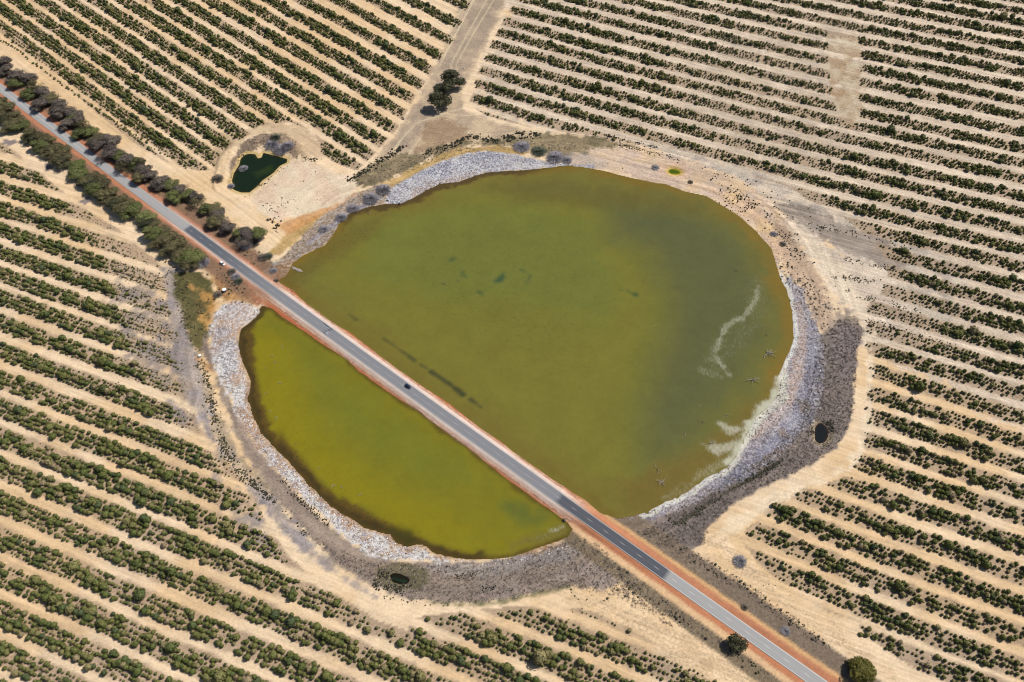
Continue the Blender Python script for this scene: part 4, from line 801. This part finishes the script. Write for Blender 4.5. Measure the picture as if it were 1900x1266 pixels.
CR = [fill([(1462,560),(1500,560),(1530,650),(1528,700),(1522,760),(1492,800),(1450,846),(1380,888),(1310,925),(1255,950),(1205,964),(1150,966),(1202,948),(1255,924),(1310,889),(1372,850),(1401,780),(1440,742),(1458,668)], .75, seed=3),
      fill([(712,378),(724,352),(790,313),(850,290),(900,281),(960,288),(1060,306),(1051,308),(933,318),(849,339),(765,369)], 1.1, seed=4),
      fill([(395,605),(405,575),(440,560),(475,575),(470,592),(445,602),(440,640),(455,705),(455,745),(480,803),(540,868),(600,932),(670,980),(720,996),(790,1018),(800,1034),(740,1040),(660,1012),(560,922),(466,812),(430,735),(395,660)], 1.0, seed=5),
      fill([(800,1032),(900,1042),(1000,1028),(1050,1008),(1056,1014),(1000,1036),(900,1052),(800,1042)], .5), fill([(520,485),(560,450),(620,405),(700,350),(712,376),(650,396),(602,455),(540,492)], .3)]
nC = [len(c) for c in CR]; tC_ = np.concatenate([np.full(nC[0], .72), np.full(nC[1], .46), np.full(nC[2], .30), np.full(nC[3], .4), np.full(nC[4], .7)])
scat('salt_crust_lumps', np.concatenate(CR), .16, .55, [lump_shape(i, .5) for i in range(3)], [MCRUST], 'white and blue grey salt crusted lumps on the lake shore', tC_, 1, .8)
# stones armouring both banks of the causeway
ns = 3800; t = rng.uniform(tB - 18, tC + 12, ns); sd2 = rng.choice([-1, 1], ns); o = sd2 * (6.4 + np.abs(rng.normal(0, .62, ns)) + .5 * fbm(t, t * 0, 12, 3, 2) + .2); x, y = road_pt(t, o)
scat('causeway_stones', np.stack([x, y], 1), .16, .48, [lump_shape(20 + i, .75, .18) for i in range(4)], [MSTONE], 'pale and rust red stones armouring both banks of the causeway', 0, 1, 1.0, .02)
print('scatter', time.time() - T0)

# ---------------------------------------------------------------- trees
def tube(V, F, p, q, r0_, r1_, n=5):
    p = np.array(p, float); q = np.array(q, float); d = q - p; d /= np.linalg.norm(d) + 1e-9; a = np.cross(d, [0, 0, 1]) if abs(d[2]) < .9 else np.cross(d, [1, 0, 0]); a /= np.linalg.norm(a); b = np.cross(d, a); k = len(V)
    for c, r in ((p, r0_), (q, r1_)):
        for i in range(n): an = 2 * math.pi * i / n; V.append(tuple(c + r * (math.cos(an) * a + math.sin(an) * b)))
    for i in range(n): F.append((k + i, k + (i + 1) % n, k + n + (i + 1) % n, k + n + i))
def tree_mesh(seed, H=8.5, R=4.2, nc=1150, sparse=0.0, elong=1.0):
    r = np.random.default_rng(seed); V = []; F = []; h0 = H * .30; top = (r.normal(0, .3), r.normal(0, .3), h0)
    tube(V, F, (0, 0, -.3), top, .26, .2); blobs = []
    for i in range(8):
        a = i * 2.4 + r.normal(0, .4); rr = R * (.25 + .52 * (i % 3) / 2) * r.uniform(.8, 1.15); z = H * (.80 - .16 * (i % 3)) * r.uniform(.88, 1.1); c = (math.cos(a) * rr, math.sin(a) * rr, z)
        m_ = ((c[0] + top[0]) / 2 * .8, (c[1] + top[1]) / 2 * .8, (c[2] + top[2]) * .52); tube(V, F, top, m_, .13, .09, 4); tube(V, F, m_, c, .09, .03, 4)
        blobs.append((np.array(c), R * r.uniform(.42, .58)))
    cv = []; cn = []
    for c, br in blobs:
        n = nc // 8; U = r.normal(0, 1, (n, 3)); U /= np.linalg.norm(U, axis=1)[:, None]; rad = br * r.uniform(.45 + .3 * (1 - sparse), 1.08, n) ** 1.0
        q = c + U * rad[:, None] * np.array([1, 1, .72]); cv.append(q); cn.append(U)
    cv = np.concatenate(cv); cn = np.concatenate(cn); kp = cv[:, 2] > H * .22; cv, cn = cv[kp], cn[kp]
    V2, F2 = cards(cv, cn, .36 if not sparse else .26, r, elong); cores = [np.zeros((0, 3))]; CF = []; b_ = 0
    if not sparse:
        for c, br in blobs:
            v = ICO1[0] * br * np.array([.68, .68, .5]) + c; cores.append(v); CF += [tuple(i + b_ for i in f) for f in ICO1[1]]; b_ += len(v)
    core = np.concatenate(cores); V2 = np.concatenate([core, V2]); F2 = CF + [tuple(i + len(core) for i in f) for f in F2]
    return V, F, V2, F2
MBARK = mat_plain('bark', (.16, .12, .095), .9, .1); MDEAD = mat_plain('bleached_wood', (.34, .30, .25), .9, .1, var=.25); MDARKW = mat_plain('dark_dead_wood', (.15, .125, .10), .9, .1, var=.25); MGREYT = mat_plain('grey_dead_twigs', (.25, .235, .25), .95, .05, var=.3)
def tleaf(name, c1, c2):
    s = NT(name); oi = s.new('ShaderNodeObjectInfo').outputs['Random']; pos = s.new('ShaderNodeTexCoord').outputs['Object']; n_ = s.noise(pos, .8, 3, .6)
    m = s.mix(s.ramp(s.math('ADD', s.math('MULTIPLY', n_, .9), s.math('MULTIPLY', oi, .35)), .35, .85), c1, c2); s.base(m); s.b.inputs['Roughness'].default_value = .7; s.b.inputs['Specular IOR Level'].default_value = .08; return s.m
MT = {'purple': tleaf('brown_purple_foliage', (.075, .060, .052), (.135, .112, .092)), 'brown': tleaf('brown_olive_foliage', (.070, .062, .034), (.135, .118, .056)), 'olive': tleaf('olive_foliage', (.070, .078, .030), (.125, .135, .048)), 'lime': tleaf('light_olive_foliage', (.095, .110, .038), (.14, .15, .055)), 'dark': tleaf('dark_foliage', (.040, .042, .024), (.068, .066, .036)), 'gold': tleaf('golden_olive_foliage', (.078, .078, .022), (.150, .125, .030))}
TM = {}
def tree(px, py, kind, R, H, label, group, name='roadside_tree', var=0, sparse=0.0):
    key = (kind, var, sparse > 0)
    if key not in TM:
        tv, tf_, cv, cf_ = tree_mesh(500 + var * 7 + hash(kind) % 5 * 0 + (50 if sparse else 0) + sorted(MT).index(kind) * 3, sparse=sparse, nc=1700 if not sparse else 1100)
        TM[key] = (mesh('trunk', tv, tf_, [MBARK]), mesh('crown', cv, cf_, [MT[kind]]))
    X, Y = P(px, py, H * .62); X, Y = float(X), float(Y); z = float(zat(X, Y)[0])
    o = bpy.data.objects.new(name, None); C.objects.link(o); o.location = (X, Y, z); o.rotation_euler = (0, 0, rng.uniform(0, 6.28)); o.scale = (R / 4.2, R / 4.2, H / 8.5); o.empty_display_size = 1
    obj('trunk', TM[key][0], o); obj('crown', TM[key][1], o); return tag(o, label, 'tree', group)
far_row = [(4,120),(14,133),(30,142),(26,160),(48,150),(62,163),(52,178),(78,176),(92,188),(76,198),(108,198),(104,214),(122,212),(136,224),(126,234),(152,236),(150,252),(166,250),(182,262),(176,274),(198,264),(206,282),(194,294),(220,294),(236,302),(228,314),(250,306),(262,320),(256,334),(278,330),(292,344),(312,346),(330,358),(322,368),(348,368),(364,380),(382,392),(402,404),(396,416),(422,428),(442,440),(462,444),(452,456),(478,440)]
near_row = [(2,188),(16,196),(4,212),(30,214),(22,232),(46,232),(58,246),(78,254),(70,268),(98,262),(92,278),(114,276),(110,294),(128,292),(148,306),(144,322),(160,336),(178,328),(174,348),(196,342),(192,360),(214,356),(210,374),(232,372),(228,388),(250,388),(270,402),(288,416),(280,430),(306,428),(300,444),(324,442),(320,458),(342,456),(336,472),(356,476),(350,488)]
cols_far = ['purple','purple','purple','brown','purple','purple','olive','purple','brown','purple']; cols_near = ['brown','olive','brown','dark','brown','olive','brown','brown','olive','dark']
def thicken(seq, dx, dy):
    out = []
    for i, (x, y) in enumerate(seq):
        out.append((x, y))
        if i % 2 == 0 and i < len(seq) - 1: out.append(((x + seq[i + 1][0]) / 2 + dx, (y + seq[i + 1][1]) / 2 + dy))
    return out
far_row = thicken(far_row, 3, -5); near_row = thicken(near_row, -3, 4)
adj = {'purple': 'brownish purple', 'brown': 'brown green', 'olive': 'olive green', 'lime': 'light green', 'dark': 'very dark green'}
for seq, cs, side in ((far_row, cols_far, 'far'), (near_row, cols_near, 'near')):
    tot_ = len(seq)
    for i, (px, py) in enumerate(seq):
        kd = cs[(i * 7 + i // 3) % 10]
        if side == 'near' and (px, py) in ((148,306),(270,402)): kd = 'lime'
        if side == 'far' and (px, py) in ((166,250),(312,346),(348,368),(442,440),(478,440)): kd = 'olive'
        sp_ = .7 if side == 'far' and i % 5 == 3 else 0.0
        R = rng.uniform(6.0, 8.2); H = rng.uniform(5.5, 8.5); px += 1.5 if side == 'far' else -1.5; py += -3.0 if side == 'far' else 3.5
        if side == 'far' and px > 300: R *= .9; H *= .85
        what = 'sparse' if sp_ else ('broad' if R > 7.1 else 'narrow')
        tree(px, py, kd, R, H, f"{what} {adj[kd]} tree, {ordn(tot_ - 1 - i)} from the lake end of the {side} roadside row", f"trees along the {side} side of the road", var=i % 3, sparse=sp_)
tree(838,146,'dark', 10.2, 14, 'tall dark tree at the top of the clump beside the brown grassy track', 'tree clump by the track', 'dark_tree', 0)
tree(828,165,'dark', 8.6, 12, 'dark tree in the middle of the clump beside the brown grassy track', 'tree clump by the track', 'dark_tree', 1)
tree(812,188,'dark', 10.2, 13.5, 'dark tree at the lower left end of the clump, shading the sand', 'tree clump by the track', 'dark_tree', 2)
def round_tree(px, py, R, H, kind, label):
    v, f, mi = bush_shape(777, 1800, .085, .82, 26); v = np.array(v) * np.array([R, R, H * .52]); v[:, 2] += H * .12
    X, Y = P(px, py, H * .6); z = float(zat(X, Y)[0]); o = bpy.data.objects.new('round_tree', None); C.objects.link(o); o.location = (float(X), float(Y), z); o.empty_display_size = 1
    tv = []; tf_ = []; tube(tv, tf_, (0, 0, -.3), (0, 0, H * .4), .34, .26, 8); obj('trunk', mesh('trunk', tv, tf_, [MBARK]), o); obj('crown', mesh('crown', v, f, [MT[kind]]), o)
    return tag(o, label, 'tree')
round_tree(1599,1243, 7.0, 9.0, 'gold', 'big round golden olive tree by the bottom edge right of the road')
tree(1363,1192,'dark', 5.6, 6.6, 'small dark tree on the near verge of the road at lower right', None, 'verge_tree', 2)
tree(1576,1236,'dark', 2.6, 3.5, 'low dark bush tucked against the left side of the big round tree', None, 'verge_tree', 1)

# ---------------------------------------------------------------- dead shrubs and drowned trees
def twig_mesh(seed, n=420, R=1.0, H=.75):
    r = np.random.default_rng(seed); V = []; F = []
    for i in range(n):
        a = r.uniform(0, 6.283); rr = R * math.sqrt(r.random()); z = H * (1 - (rr / R) ** 2 * .6) * r.uniform(.35, 1.0); p = np.array([math.cos(a) * rr * .35, math.sin(a) * rr * .35, z * .3]); q = np.array([math.cos(a) * rr + r.normal(0, .05), math.sin(a) * rr + r.normal(0, .05), z])
        tube(V, F, p, q, .030, .012, 3)
    return V, F
TW = [twig_mesh(i) for i in range(3)]; TWM = {}
MTWIGG = mat_plain('grey_green_twigs', (.10, .11, .08), .95, .05, var=.3)
def dead_shrub(px, py, R, H, mat, label, v=0, group=None):
    k = (v, mat.name)
    if k not in TWM: TWM[k] = mesh('dead_shrub', *TW[v], [mat])
    X, Y = P(px, py, H * .5); z = float(zat(X, Y)[0])
    return tag(obj('dead_shrub', TWM[k], None, (float(X), float(Y), max(z, -.1) - .05), rng.uniform(0, 6.28), (R, R, H)), label, 'dead shrub', group)
gd = 'grey leafless shrubs by the water'
for i, (px, py, R, H, m, lb) in enumerate([
    (505,268,5.6,4.2,MGREYT,'large grey leafless shrub at the top right corner of the farm pond'), (522,276,6.2,4.6,MGREYT,'widest grey leafless shrub overhanging the farm pond'), (535,272,4.4,3.6,MGREYT,'grey shrub at the right end of the farm pond thicket'), (512,258,4.2,3.4,MTWIGG,'greenish twiggy shrub behind the farm pond thicket'),
    (451,311,3.4,2.4,MGREYT,'pale grey dead shrub standing in the left side of the farm pond'), (428,345,2.8,2.0,MGREYT,'small grey shrub at the lower left rim of the farm pond'), (404,333,4.6,3.2,MDARKW,'dark purple grey shrub alone on the sand left of the farm pond'),
    (712,350,5.6,4.4,MGREYT,'grey leafless shrub, upper one of the pair on the north west shore'), (688,366,5.8,4.4,MGREYT,'grey leafless shrub, lower one of the pair on the north west shore'), (655,385,4.6,3.0,MGREYT,'low grey shrub on the shore below the leafless pair'), (632,402,4.2,2.8,MGREYT,'low grey shrub farther down the north west shore'), (600,424,3.6,2.4,MGREYT,'small grey shrub on the shore bank right of the roadside trees'),
    (968,272,6.4,3.4,MGREYT,'dark grey tangled shrub on the north shore, left of three'), (1000,280,6.0,3.4,MTWIGG,'grey green tangled shrub on the north shore, middle of three'), (1030,290,6.6,4.2,MGREYT,'dark grey leafless shrub at the water on the north shore, right of three'), (1052,296,4.0,2.4,MGREYT,'low grey shrub just right of the north shore trio'),
    (1372,1042,3.6,2.6,MGREYT,'dead grey brown bush alone on the sand right of the road'), (375,488,5.0,4.0,MGREYT,'leafless grey tree at the lake end of the near tree row'), (362,478,4.4,3.6,MDARKW,'dark leafless tree beside the lake end of the near tree row'),
    (430,505,3.0,2.2,MDARKW,'dark shrub at the road edge above the white tank'), (437,514,3.2,2.2,MGREYT,'grey shrub at the road edge right of the white tank'), (442,522,3.2,2.4,MTWIGG,'grey green shrub on the red verge before the causeway'), (404,548,3.0,2.0,MDARKW,'dark shrub left below the white tank'),
    (487,478,3.6,2.4,MDARKW,'dark shrub at the left end of the pale gravel patch'), (497,476,3.4,2.2,MTWIGG,'greenish shrub above the pale gravel patch'), (507,502,2.6,1.8,MGREYT,'grey shrub at the right tip of the pale gravel patch'), (512,520,1.8,1.3,MDARKW,'small dark bush where the far bank of the causeway starts'), (455,455,4.8,3.6,MGREYT,'pale grey leafless tree at the end of the far tree row'), (470,452,4.2,3.2,MDARKW,'dark twiggy tree at the end of the far tree row'),
    (1456,1172,2.4,1.6,MGREYT,'small fallen grey shrub in the brown verge right of the road'), (1380,1128,1.8,1.4,MDARKW,'dark little bush at the orange edge of the far verge'), (1216,311,3.0,1.6,MGREYT,'low blue grey shrub left of the bright green pool'), (1281,338,2.0,1.3,MDARKW,'small dark bush below right of the bright green pool'), (1436,434,2.6,1.6,MGREYT,'grey shrub on the pink sand near the eastern shore'), (1453,453,2.4,1.5,MDARKW,'dark shrub on the pink sand below the grey one, eastern shore')]):
    dead_shrub(px, py, R * 1.3, H * 1.1, m, lb, i % 3, gd if R > 3.5 else None)
def snag_mesh(seed, n=9, R=1.0, H=.35, stub=True):
    r = np.random.default_rng(seed); V = []; F = []; U = []; G = []
    if stub: tube(V, F, (0, 0, -.12), (r.normal(0, .04), r.normal(0, .04), H * .5), .045, .030, 6)
    for i in range(n):
        a = r.choice([0.3, 2.2, 4.0]) + r.normal(0, .75); L = R * r.uniform(.2, 1.0) ** 1.6; h = H * r.uniform(.1, .8); p = np.array([0, 0, H * .22]); bend = r.normal(0, .35)
        q = p + np.array([math.cos(a), math.sin(a), 0]) * L * .5 + np.array([0, 0, h * .5]); q2 = q + np.array([math.cos(a + bend), math.sin(a + bend), 0]) * L * .5 + np.array([0, 0, h * .2])
        tube(U, G, p, q, .024, .017, 4); tube(U, G, q, q2, .017, .006, 4)
        if r.random() < .8:
            q3 = q + np.array([math.cos(a - bend * 2 - .4), math.sin(a - bend * 2 - .4), 0]) * L * .35 + np.array([0, 0, h * .3]); tube(U, G, q, q3, .012, .005, 3)
    return V, F, U, G
def snag(px, py, R, seed, mats, label, n=9, group='drowned trees standing in the lake', H=.35):
    X, Y = P(px, py); o = bpy.data.objects.new('drowned_tree', None); C.objects.link(o); o.location = (float(X), float(Y), 0.0); o.rotation_euler = (0, 0, rng.uniform(0, 6.28)); o.scale = (R, R, R); o.empty_display_size = .5
    V, F, U, G = snag_mesh(seed, n, H=H); obj('trunk', mesh('trunk', V, F, [mats[0]]), o); obj('branches', mesh('branches', U, G, [mats[1]]), o); return tag(o, label, 'dead tree', group)
DP = (MDEAD, MDEAD); DD = (MDARKW, MDARKW); DM = (MDARKW, MDEAD)
snag(1424,655,9.5,1,DM,'largest drowned tree with sprawling branches near the eastern shore',15,H=.22); snag(1397,706,7.5,2,DM,'drowned tree with pale forked arms just below the largest one, east side',8); snag(1422,622,3.2,3,DD,'small drowned stump above the largest drowned tree',6)
snag(1228,895,5.6,4,DP,'bleached drowned tree in the bottom right bay of the lake',13,H=.3); snag(1221,871,4.6,5,DM,'darker drowned tree just above the bleached one in the bottom right bay',6)
snag(824,527,4.6,6,DD,'drowned tree in the left centre of the lake among teal weed',6); snag(850,522,3.4,7,DD,'dark drowned stump right of the one among teal weed',5); snag(1366,503,3.6,8,DD,'thin drowned tree near the upper right shore',6); snag(1382,502,1.6,9,DD,'small dark stump beside the thin drowned tree, upper right',4)
snag(1347,770,3.2,10,DM,'drowned twigs above the foam spit at lower right',6); snag(1303,783,3.4,11,DD,'dark drowned branches left of the foam spit',6); snag(1300,752,2.2,12,DM,'small drowned branch farther left above the foam spit',5); snag(1272,805,2.6,13,DM,'drowned twigs well left of the foam spit',5); snag(1322,822,4.2,14,DM,'tangled drowned tree at the tip of the foam spit',9)
snag(653,457,2.4,15,DM,'small drowned snag off the north west shore',6); snag(1065,516,2.4,16,DD,'thin upright drowned snag in the middle of the lake',5); snag(1112,515,2.0,17,DD,'drowned snag right of the thin upright one, mid lake',5); snag(1037,537,2.0,18,DD,'drowned snag below the thin upright one, mid lake',5); snag(960,548,2.4,19,DD,'dark drowned branches left of mid lake',5)
snag(1217,608,2.0,20,DM,'small snag right of mid lake in darker water',5); snag(1237,628,1.8,21,DM,'pale little snag lowest in the darker water right of mid lake',4); snag(790,655,1.6,22,DP,'tiny pale snag near the dark weed bars by the causeway',4); snag(1124,420+180,1.6,23,DD,'dark dot of a stump just right of lake centre',4)
for i, (px, py, R, lb) in enumerate([(504,662,3.4,'pale branches at the top of the western snags in the south lake'),(510,672,2.6,'bleached snag second from the top near the west bank, south lake'),(492,684,2.2,'broken pale snag beside the brown weed, south lake'),(520,710,3.2,'dark forked snag reaching east in the south lake'),(496,730,3.0,'bleached forked snag near the west bank, south lake'),(500,764,3.0,'pale twin snags at the narrow west end, south lake'),(512,778,2.6,'low pale snag at the foot of the western group, south lake'),(524,644,2.4,'dark snag highest in the south lake'),(594,868,2.6,'pale snag nearest the white crust, south lake'),(618,900,3.2,'scattered pale branches low in the south lake'),(634,906,2.4,'dark branches right of the scattered pale ones, south lake'),(668,918,2.2,'small pale snag above the southern bank of the south lake'),(548,822,2.0,'lone small snag off the western bank, south lake')]):
    snag(px, py, R, 40 + i, DP if i % 3 else DM, lb, 5 + i % 4, 'drowned trees in the southern water')
print('trees', time.time() - T0)

# ---------------------------------------------------------------- log, debris, tanks
def log_thing(px0, py0, px1, py1, r, mat, label, cat='log', z=.15, name='fallen_log'):
    A = PP([(px0, py0), (px1, py1)]); V = []; F = []; n = 6; rr = np.random.default_rng(3); c = (A[0] + A[1]) / 2; pr = None
    for i in range(n):
        p = A[0] + (A[1] - A[0]) * i / n - c; q = A[0] + (A[1] - A[0]) * (i + 1) / n - c; tube(V, F, (*p, 0), (*q, 0), r * (1 - .05 * i), r * (1 - .05 * (i + 1)), 8)
    V = [(x + rr.normal(0, r * .06), y + rr.normal(0, r * .06), zz_ + rr.normal(0, r * .06)) for x, y, zz_ in V]; F += [tuple(range(8))[::-1], tuple(range(len(V) - 8, len(V)))]
    return tag(obj(name, mesh(name, V, F, [mat]), None, (c[0], c[1], max(float(zat(c[0], c[1])[0]), 0) + z)), label, cat)
def rubble_bank(name, px0, py0, px1, py1, w, label):
    """a low heap of many grey stones lying as a short spit"""
    A = PP([(px0, py0), (px1, py1)]); c = A.mean(0); r = np.random.default_rng(9); V = []; F = []
    for i in range(120):
        s, F1, _ = lump_shape(1000 + i, .7, .2); t_ = r.random(); p = A[0] + (A[1] - A[0]) * t_ - c + r.normal(0, w * .33, 2); k = len(V); sz = r.uniform(.25, .55)
        V += [tuple(v * sz + np.array([p[0], p[1], r.uniform(-.1, .25)])) for v in s]; F += [tuple(a + k for a in f) for f in F1]
    return tag(obj(name, mesh(name, V, F, [mat_plain('spit_stone', (.34, .28, .25), .9, .1, var=.3)]), None, (c[0], c[1], .0)), label, 'stone spit')
rubble_bank('stone_spit', 543, 497, 559, 504, 1.6, 'short grey stone spit lying in the water by the north west shore')
log_thing(519,491,528,497,.22,MDARKW,'dark plank lying on the shore left of the stone spit','plank'); log_thing(505,492,515,505,.14,MDEAD,'thin pale pole on the bank right of the gravel patch','pole')
log_thing(1447,763,1450,757,.45,mat_plain('white_board', (.6,.6,.58),.6,.3),'small white board lying on the crust of the east shore','board', .2, 'white_board')
log_thing(975,262,982,280,.20,MDEAD,'bent pale dead trunk lying among the north shore shrubs','log')
for px, py, s_, lb in ((741,379,1.1,'dark rock at the water edge on the north west shore'),(719,373,1.0,'black rock on the white crust of the north west shore'),(861,130,.9,'pale stone on the track just right of the dark tree clump'),(685,397,.8,'small pink stone in the shallows by the north west shore'),(543,541,.9,'pinkish boulder on the far bank at the west end of the causeway'),(1046,966,1.2,'dark boulder where the near bank leaves the south lake')):
    V, F, _ = lump_shape(int(px), .7, .16); X, Y = P(px, py); c_ = (.30, .14, .11) if 'pink' in lb else ((.5, .42, .32) if 'pale' in lb else (.05, .045, .04))
    tag(obj('shore_rock', mesh('shore_rock', V * s_, F, [mat_plain('rock', c_, .9, .1)]), None, (float(X), float(Y), max(0, float(zat(X, Y)[0])) + .1)), lb, 'rock')
def revolve(prof, n=28):
    V = []; F = []
    for r, z in prof:
        for i in range(n): a = 2 * math.pi * i / n; V.append((r * math.cos(a), r * math.sin(a), z))
    for k in range(len(prof) - 1):
        for i in range(n): F.append((k * n + i, k * n + (i + 1) % n, (k + 1) * n + (i + 1) % n, (k + 1) * n + i))
    F.append(tuple(range((len(prof) - 1) * n, len(prof) * n))); return V, F
MWHITE = mat_plain('white_coated_steel', (.78, .79, .80), .45, .4, var=.05); MTSHADE = mat_plain('tank_wall', (.10, .12, .16), .5, .3)  # dark blue wall: shade on the white tank's side, put into its colour
def tank(px, py, R, H, label):
    X, Y = P(px, py, H); z = float(zat(X, Y)[0]); o = bpy.data.objects.new('water_tank', None); C.objects.link(o); o.location = (float(X), float(Y), z); o.empty_display_size = .5
    V, F = revolve([(R, -.2), (R, H * .33), (R * 1.015, H * .34), (R, H * .35), (R, H * .66), (R * 1.015, H * .67), (R, H * .68), (R, H)]); obj('tank_wall', mesh('tank_wall', V, F, [MTSHADE], False), o)
    V, F = revolve([(R * 1.03, H - .04), (R * 1.03, H + .05), (R * .5, H + R * .16), (.28, H + R * .24)]); obj('tank_roof', mesh('tank_roof', V, F, [MWHITE]), o)
    V, F = revolve([(.3, H + R * .22), (.3, H + R * .24 + .12), (.22, H + R * .24 + .16)], 12); obj('hatch', mesh('hatch', V, F, [MWHITE]), o); return tag(o, label, 'water tank')
tank(416.5, 539, 1.45, 1.9, 'squat round white topped tank on the orange dirt below the parked white vehicle'); tank(371, 661, .95, 1.0, 'small round white topped tank in the dark scrub on the west shore')

# ---------------------------------------------------------------- vehicles
def loft(secs, closed=True):
    """secs: list of rings (same count)"""
    V = []; F = []; n = len(secs[0])
    for s in secs: V += s
    for k in range(len(secs) - 1):
        for i in range(n): F.append((k * n + i, k * n + (i + 1) % n, (k + 1) * n + (i + 1) % n, (k + 1) * n + i))
    F.append(tuple(range(n))[::-1]); F.append(tuple(range((len(secs) - 1) * n, len(secs) * n))); return V, F
def ring(x, w, z0, z1, c=.12):
    return [(x, -w, z0 + c), (x, -w + c, z0), (x, w - c, z0), (x, w, z0 + c), (x, w, z1 - c), (x, w - c * 1.3, z1), (x, -w + c * 1.3, z1), (x, -w, z1 - c)]
MTYRE = mat_plain('tyre', (.02, .02, .02), .85, .2); MGLASS = mat_plain('vehicle_glass', (.012, .015, .02), .12, .6, var=0); MRIM = mat_plain('rim', (.4, .4, .42), .35, .5, .6); MLAMP = mat_plain('headlamp', (.7, .72, .75), .2, .6, var=0); MTAIL = mat_plain('tail_lamp', (.35, .02, .02), .3, .5, var=0); MTRIM = mat_plain('black_trim', (.025, .025, .028), .6, .3)
def vehicle(name, label, cat, paint, loc, rz, wagon=True, L=4.7, W=.92):
    o = bpy.data.objects.new(name, None); C.objects.link(o); o.location = loc; o.rotation_euler = (0, 0, rz); o.empty_display_size = 1; h = L / 2
    V, F = loft([ring(-h, W * .88, .42, .86), ring(-h + .18, W * .97, .32, 1.0), ring(-h + 1.2, W, .30, 1.04), ring(.2, W, .30, 1.04), ring(h - 1.3, W * .99, .30, 1.0), ring(h - .35, W * .94, .32, .88), ring(h, W * .80, .42, .72)]); obj('body', mesh('body', V, F, [paint]), o)
    rb = -h + (.25 if wagon else .75); rf_ = .35
    V, F = loft([ring(rb - (.10 if wagon else .45), W * .86, .98, 1.06, .03), ring(rb + .12, W * .82, .98, 1.50, .10), ring(-.4, W * .80, .98, 1.56, .10), ring(rf_, W * .78, .98, 1.52, .10), ring(rf_ + .85, W * .84, .96, 1.04, .03)]); obj('cabin_glass', mesh('cabin_glass', V, F, [MGLASS]), o)
    V, F = loft([ring(rb + .16, W * .74, 1.49, 1.56, .03), ring(-.4, W * .73, 1.54, 1.62, .03), ring(rf_ - .05, W * .70, 1.50, 1.58, .03)]); obj('roof', mesh('roof', V, F, [paint]), o)
    for s in (-1, 1):
        V = []; F = []; tube(V, F, (rf_ + .02, s * W * .74, 1.54), (rf_ + .9, s * W * .83, 1.02), .035, .035, 4); obj('pillar', mesh('pillar', V, F, [paint]), o)
        V, F = loft([ring(h - .12, .16, .60, .74, .03), ring(h + .02, .14, .60, .72, .03)]); V = [(x, y + s * W * .60, z) for x, y, z in V]; obj('headlight', mesh('headlight', V, F, [MLAMP]), o)
        V, F = loft([ring(-h - .02, .10, .66, .88, .03), ring(-h + .12, .12, .66, .9, .03)]); V = [(x, y + s * W * .74, z) for x, y, z in V]; obj('tail_light', mesh('tail_light', V, F, [MTAIL]), o)
        V, F = loft([ring(rf_ + .35, .10, 1.0, 1.14, .03), ring(rf_ + .5, .10, 1.0, 1.14, .03)]); V = [(x, y + s * (W + .12), z) for x, y, z in V]; obj('mirror', mesh('mirror', V, F, [paint]), o)
        for xw in (-h + .92, h - .95):
            V = []; F = []; tube(V, F, (xw, s * (W - .18), .33), (xw, s * (W + .03), .33), .335, .335, 20); F.append(tuple(range(20))); F.append(tuple(range(20, 40))[::-1]); w = obj('wheel', mesh('wheel', V, F, [MTYRE]), o)
            V = []; F = []; tube(V, F, (xw, s * (W + .0), .33), (xw, s * (W + .045), .33), .20, .18, 12); F.append(tuple(range(12, 24))); obj('rim', mesh('rim', V, F, [MRIM]), w)
    V, F = loft([ring(h - .06, W * .45, .46, .60, .03), ring(h + .03, W * .42, .46, .58, .03)]); obj('grille', mesh('grille', V, F, [MTRIM]), o)
    return tag(o, label, cat)
def paint(name, c, rough=.25):
    s = NT(name); s.base(c); s.b.inputs['Roughness'].default_value = rough; s.b.inputs['Specular IOR Level'].default_value = .6; s.b.inputs['Coat Weight'].default_value = .7; s.b.inputs['Coat Roughness'].default_value = .08; return s.m
def veh_at(px, py, z, **k):
    X, Y = P(px, py, z + 1.0); t, of_ = road_coord(X, Y); ax, ay = road_pt(t, of_); bx, by = road_pt(t + 3, of_)
    return (float(X), float(Y), z), math.atan2(float(by - ay), float(bx - ax))
lc, rz_ = veh_at(757.2, 716.2, RZ + .03); vehicle('parked_car'.replace('parked_', ''), 'dark blue wagon driving along the causeway between the two waters', 'car', paint('dark_blue_paint', (.012, .018, .045)), lc, rz_, L=4.8)
lc, rz_ = veh_at(412.6, 488.5, 1.5); lc = (lc[0], lc[1], float(zat(lc[0], lc[1])[0])); vehicle('parked_vehicle', 'white wagon parked on the red shoulder where the tree row ends', 'car', paint('white_paint', (.75, .76, .78)), lc, rz_, L=4.9)
print('done', time.time() - T0)
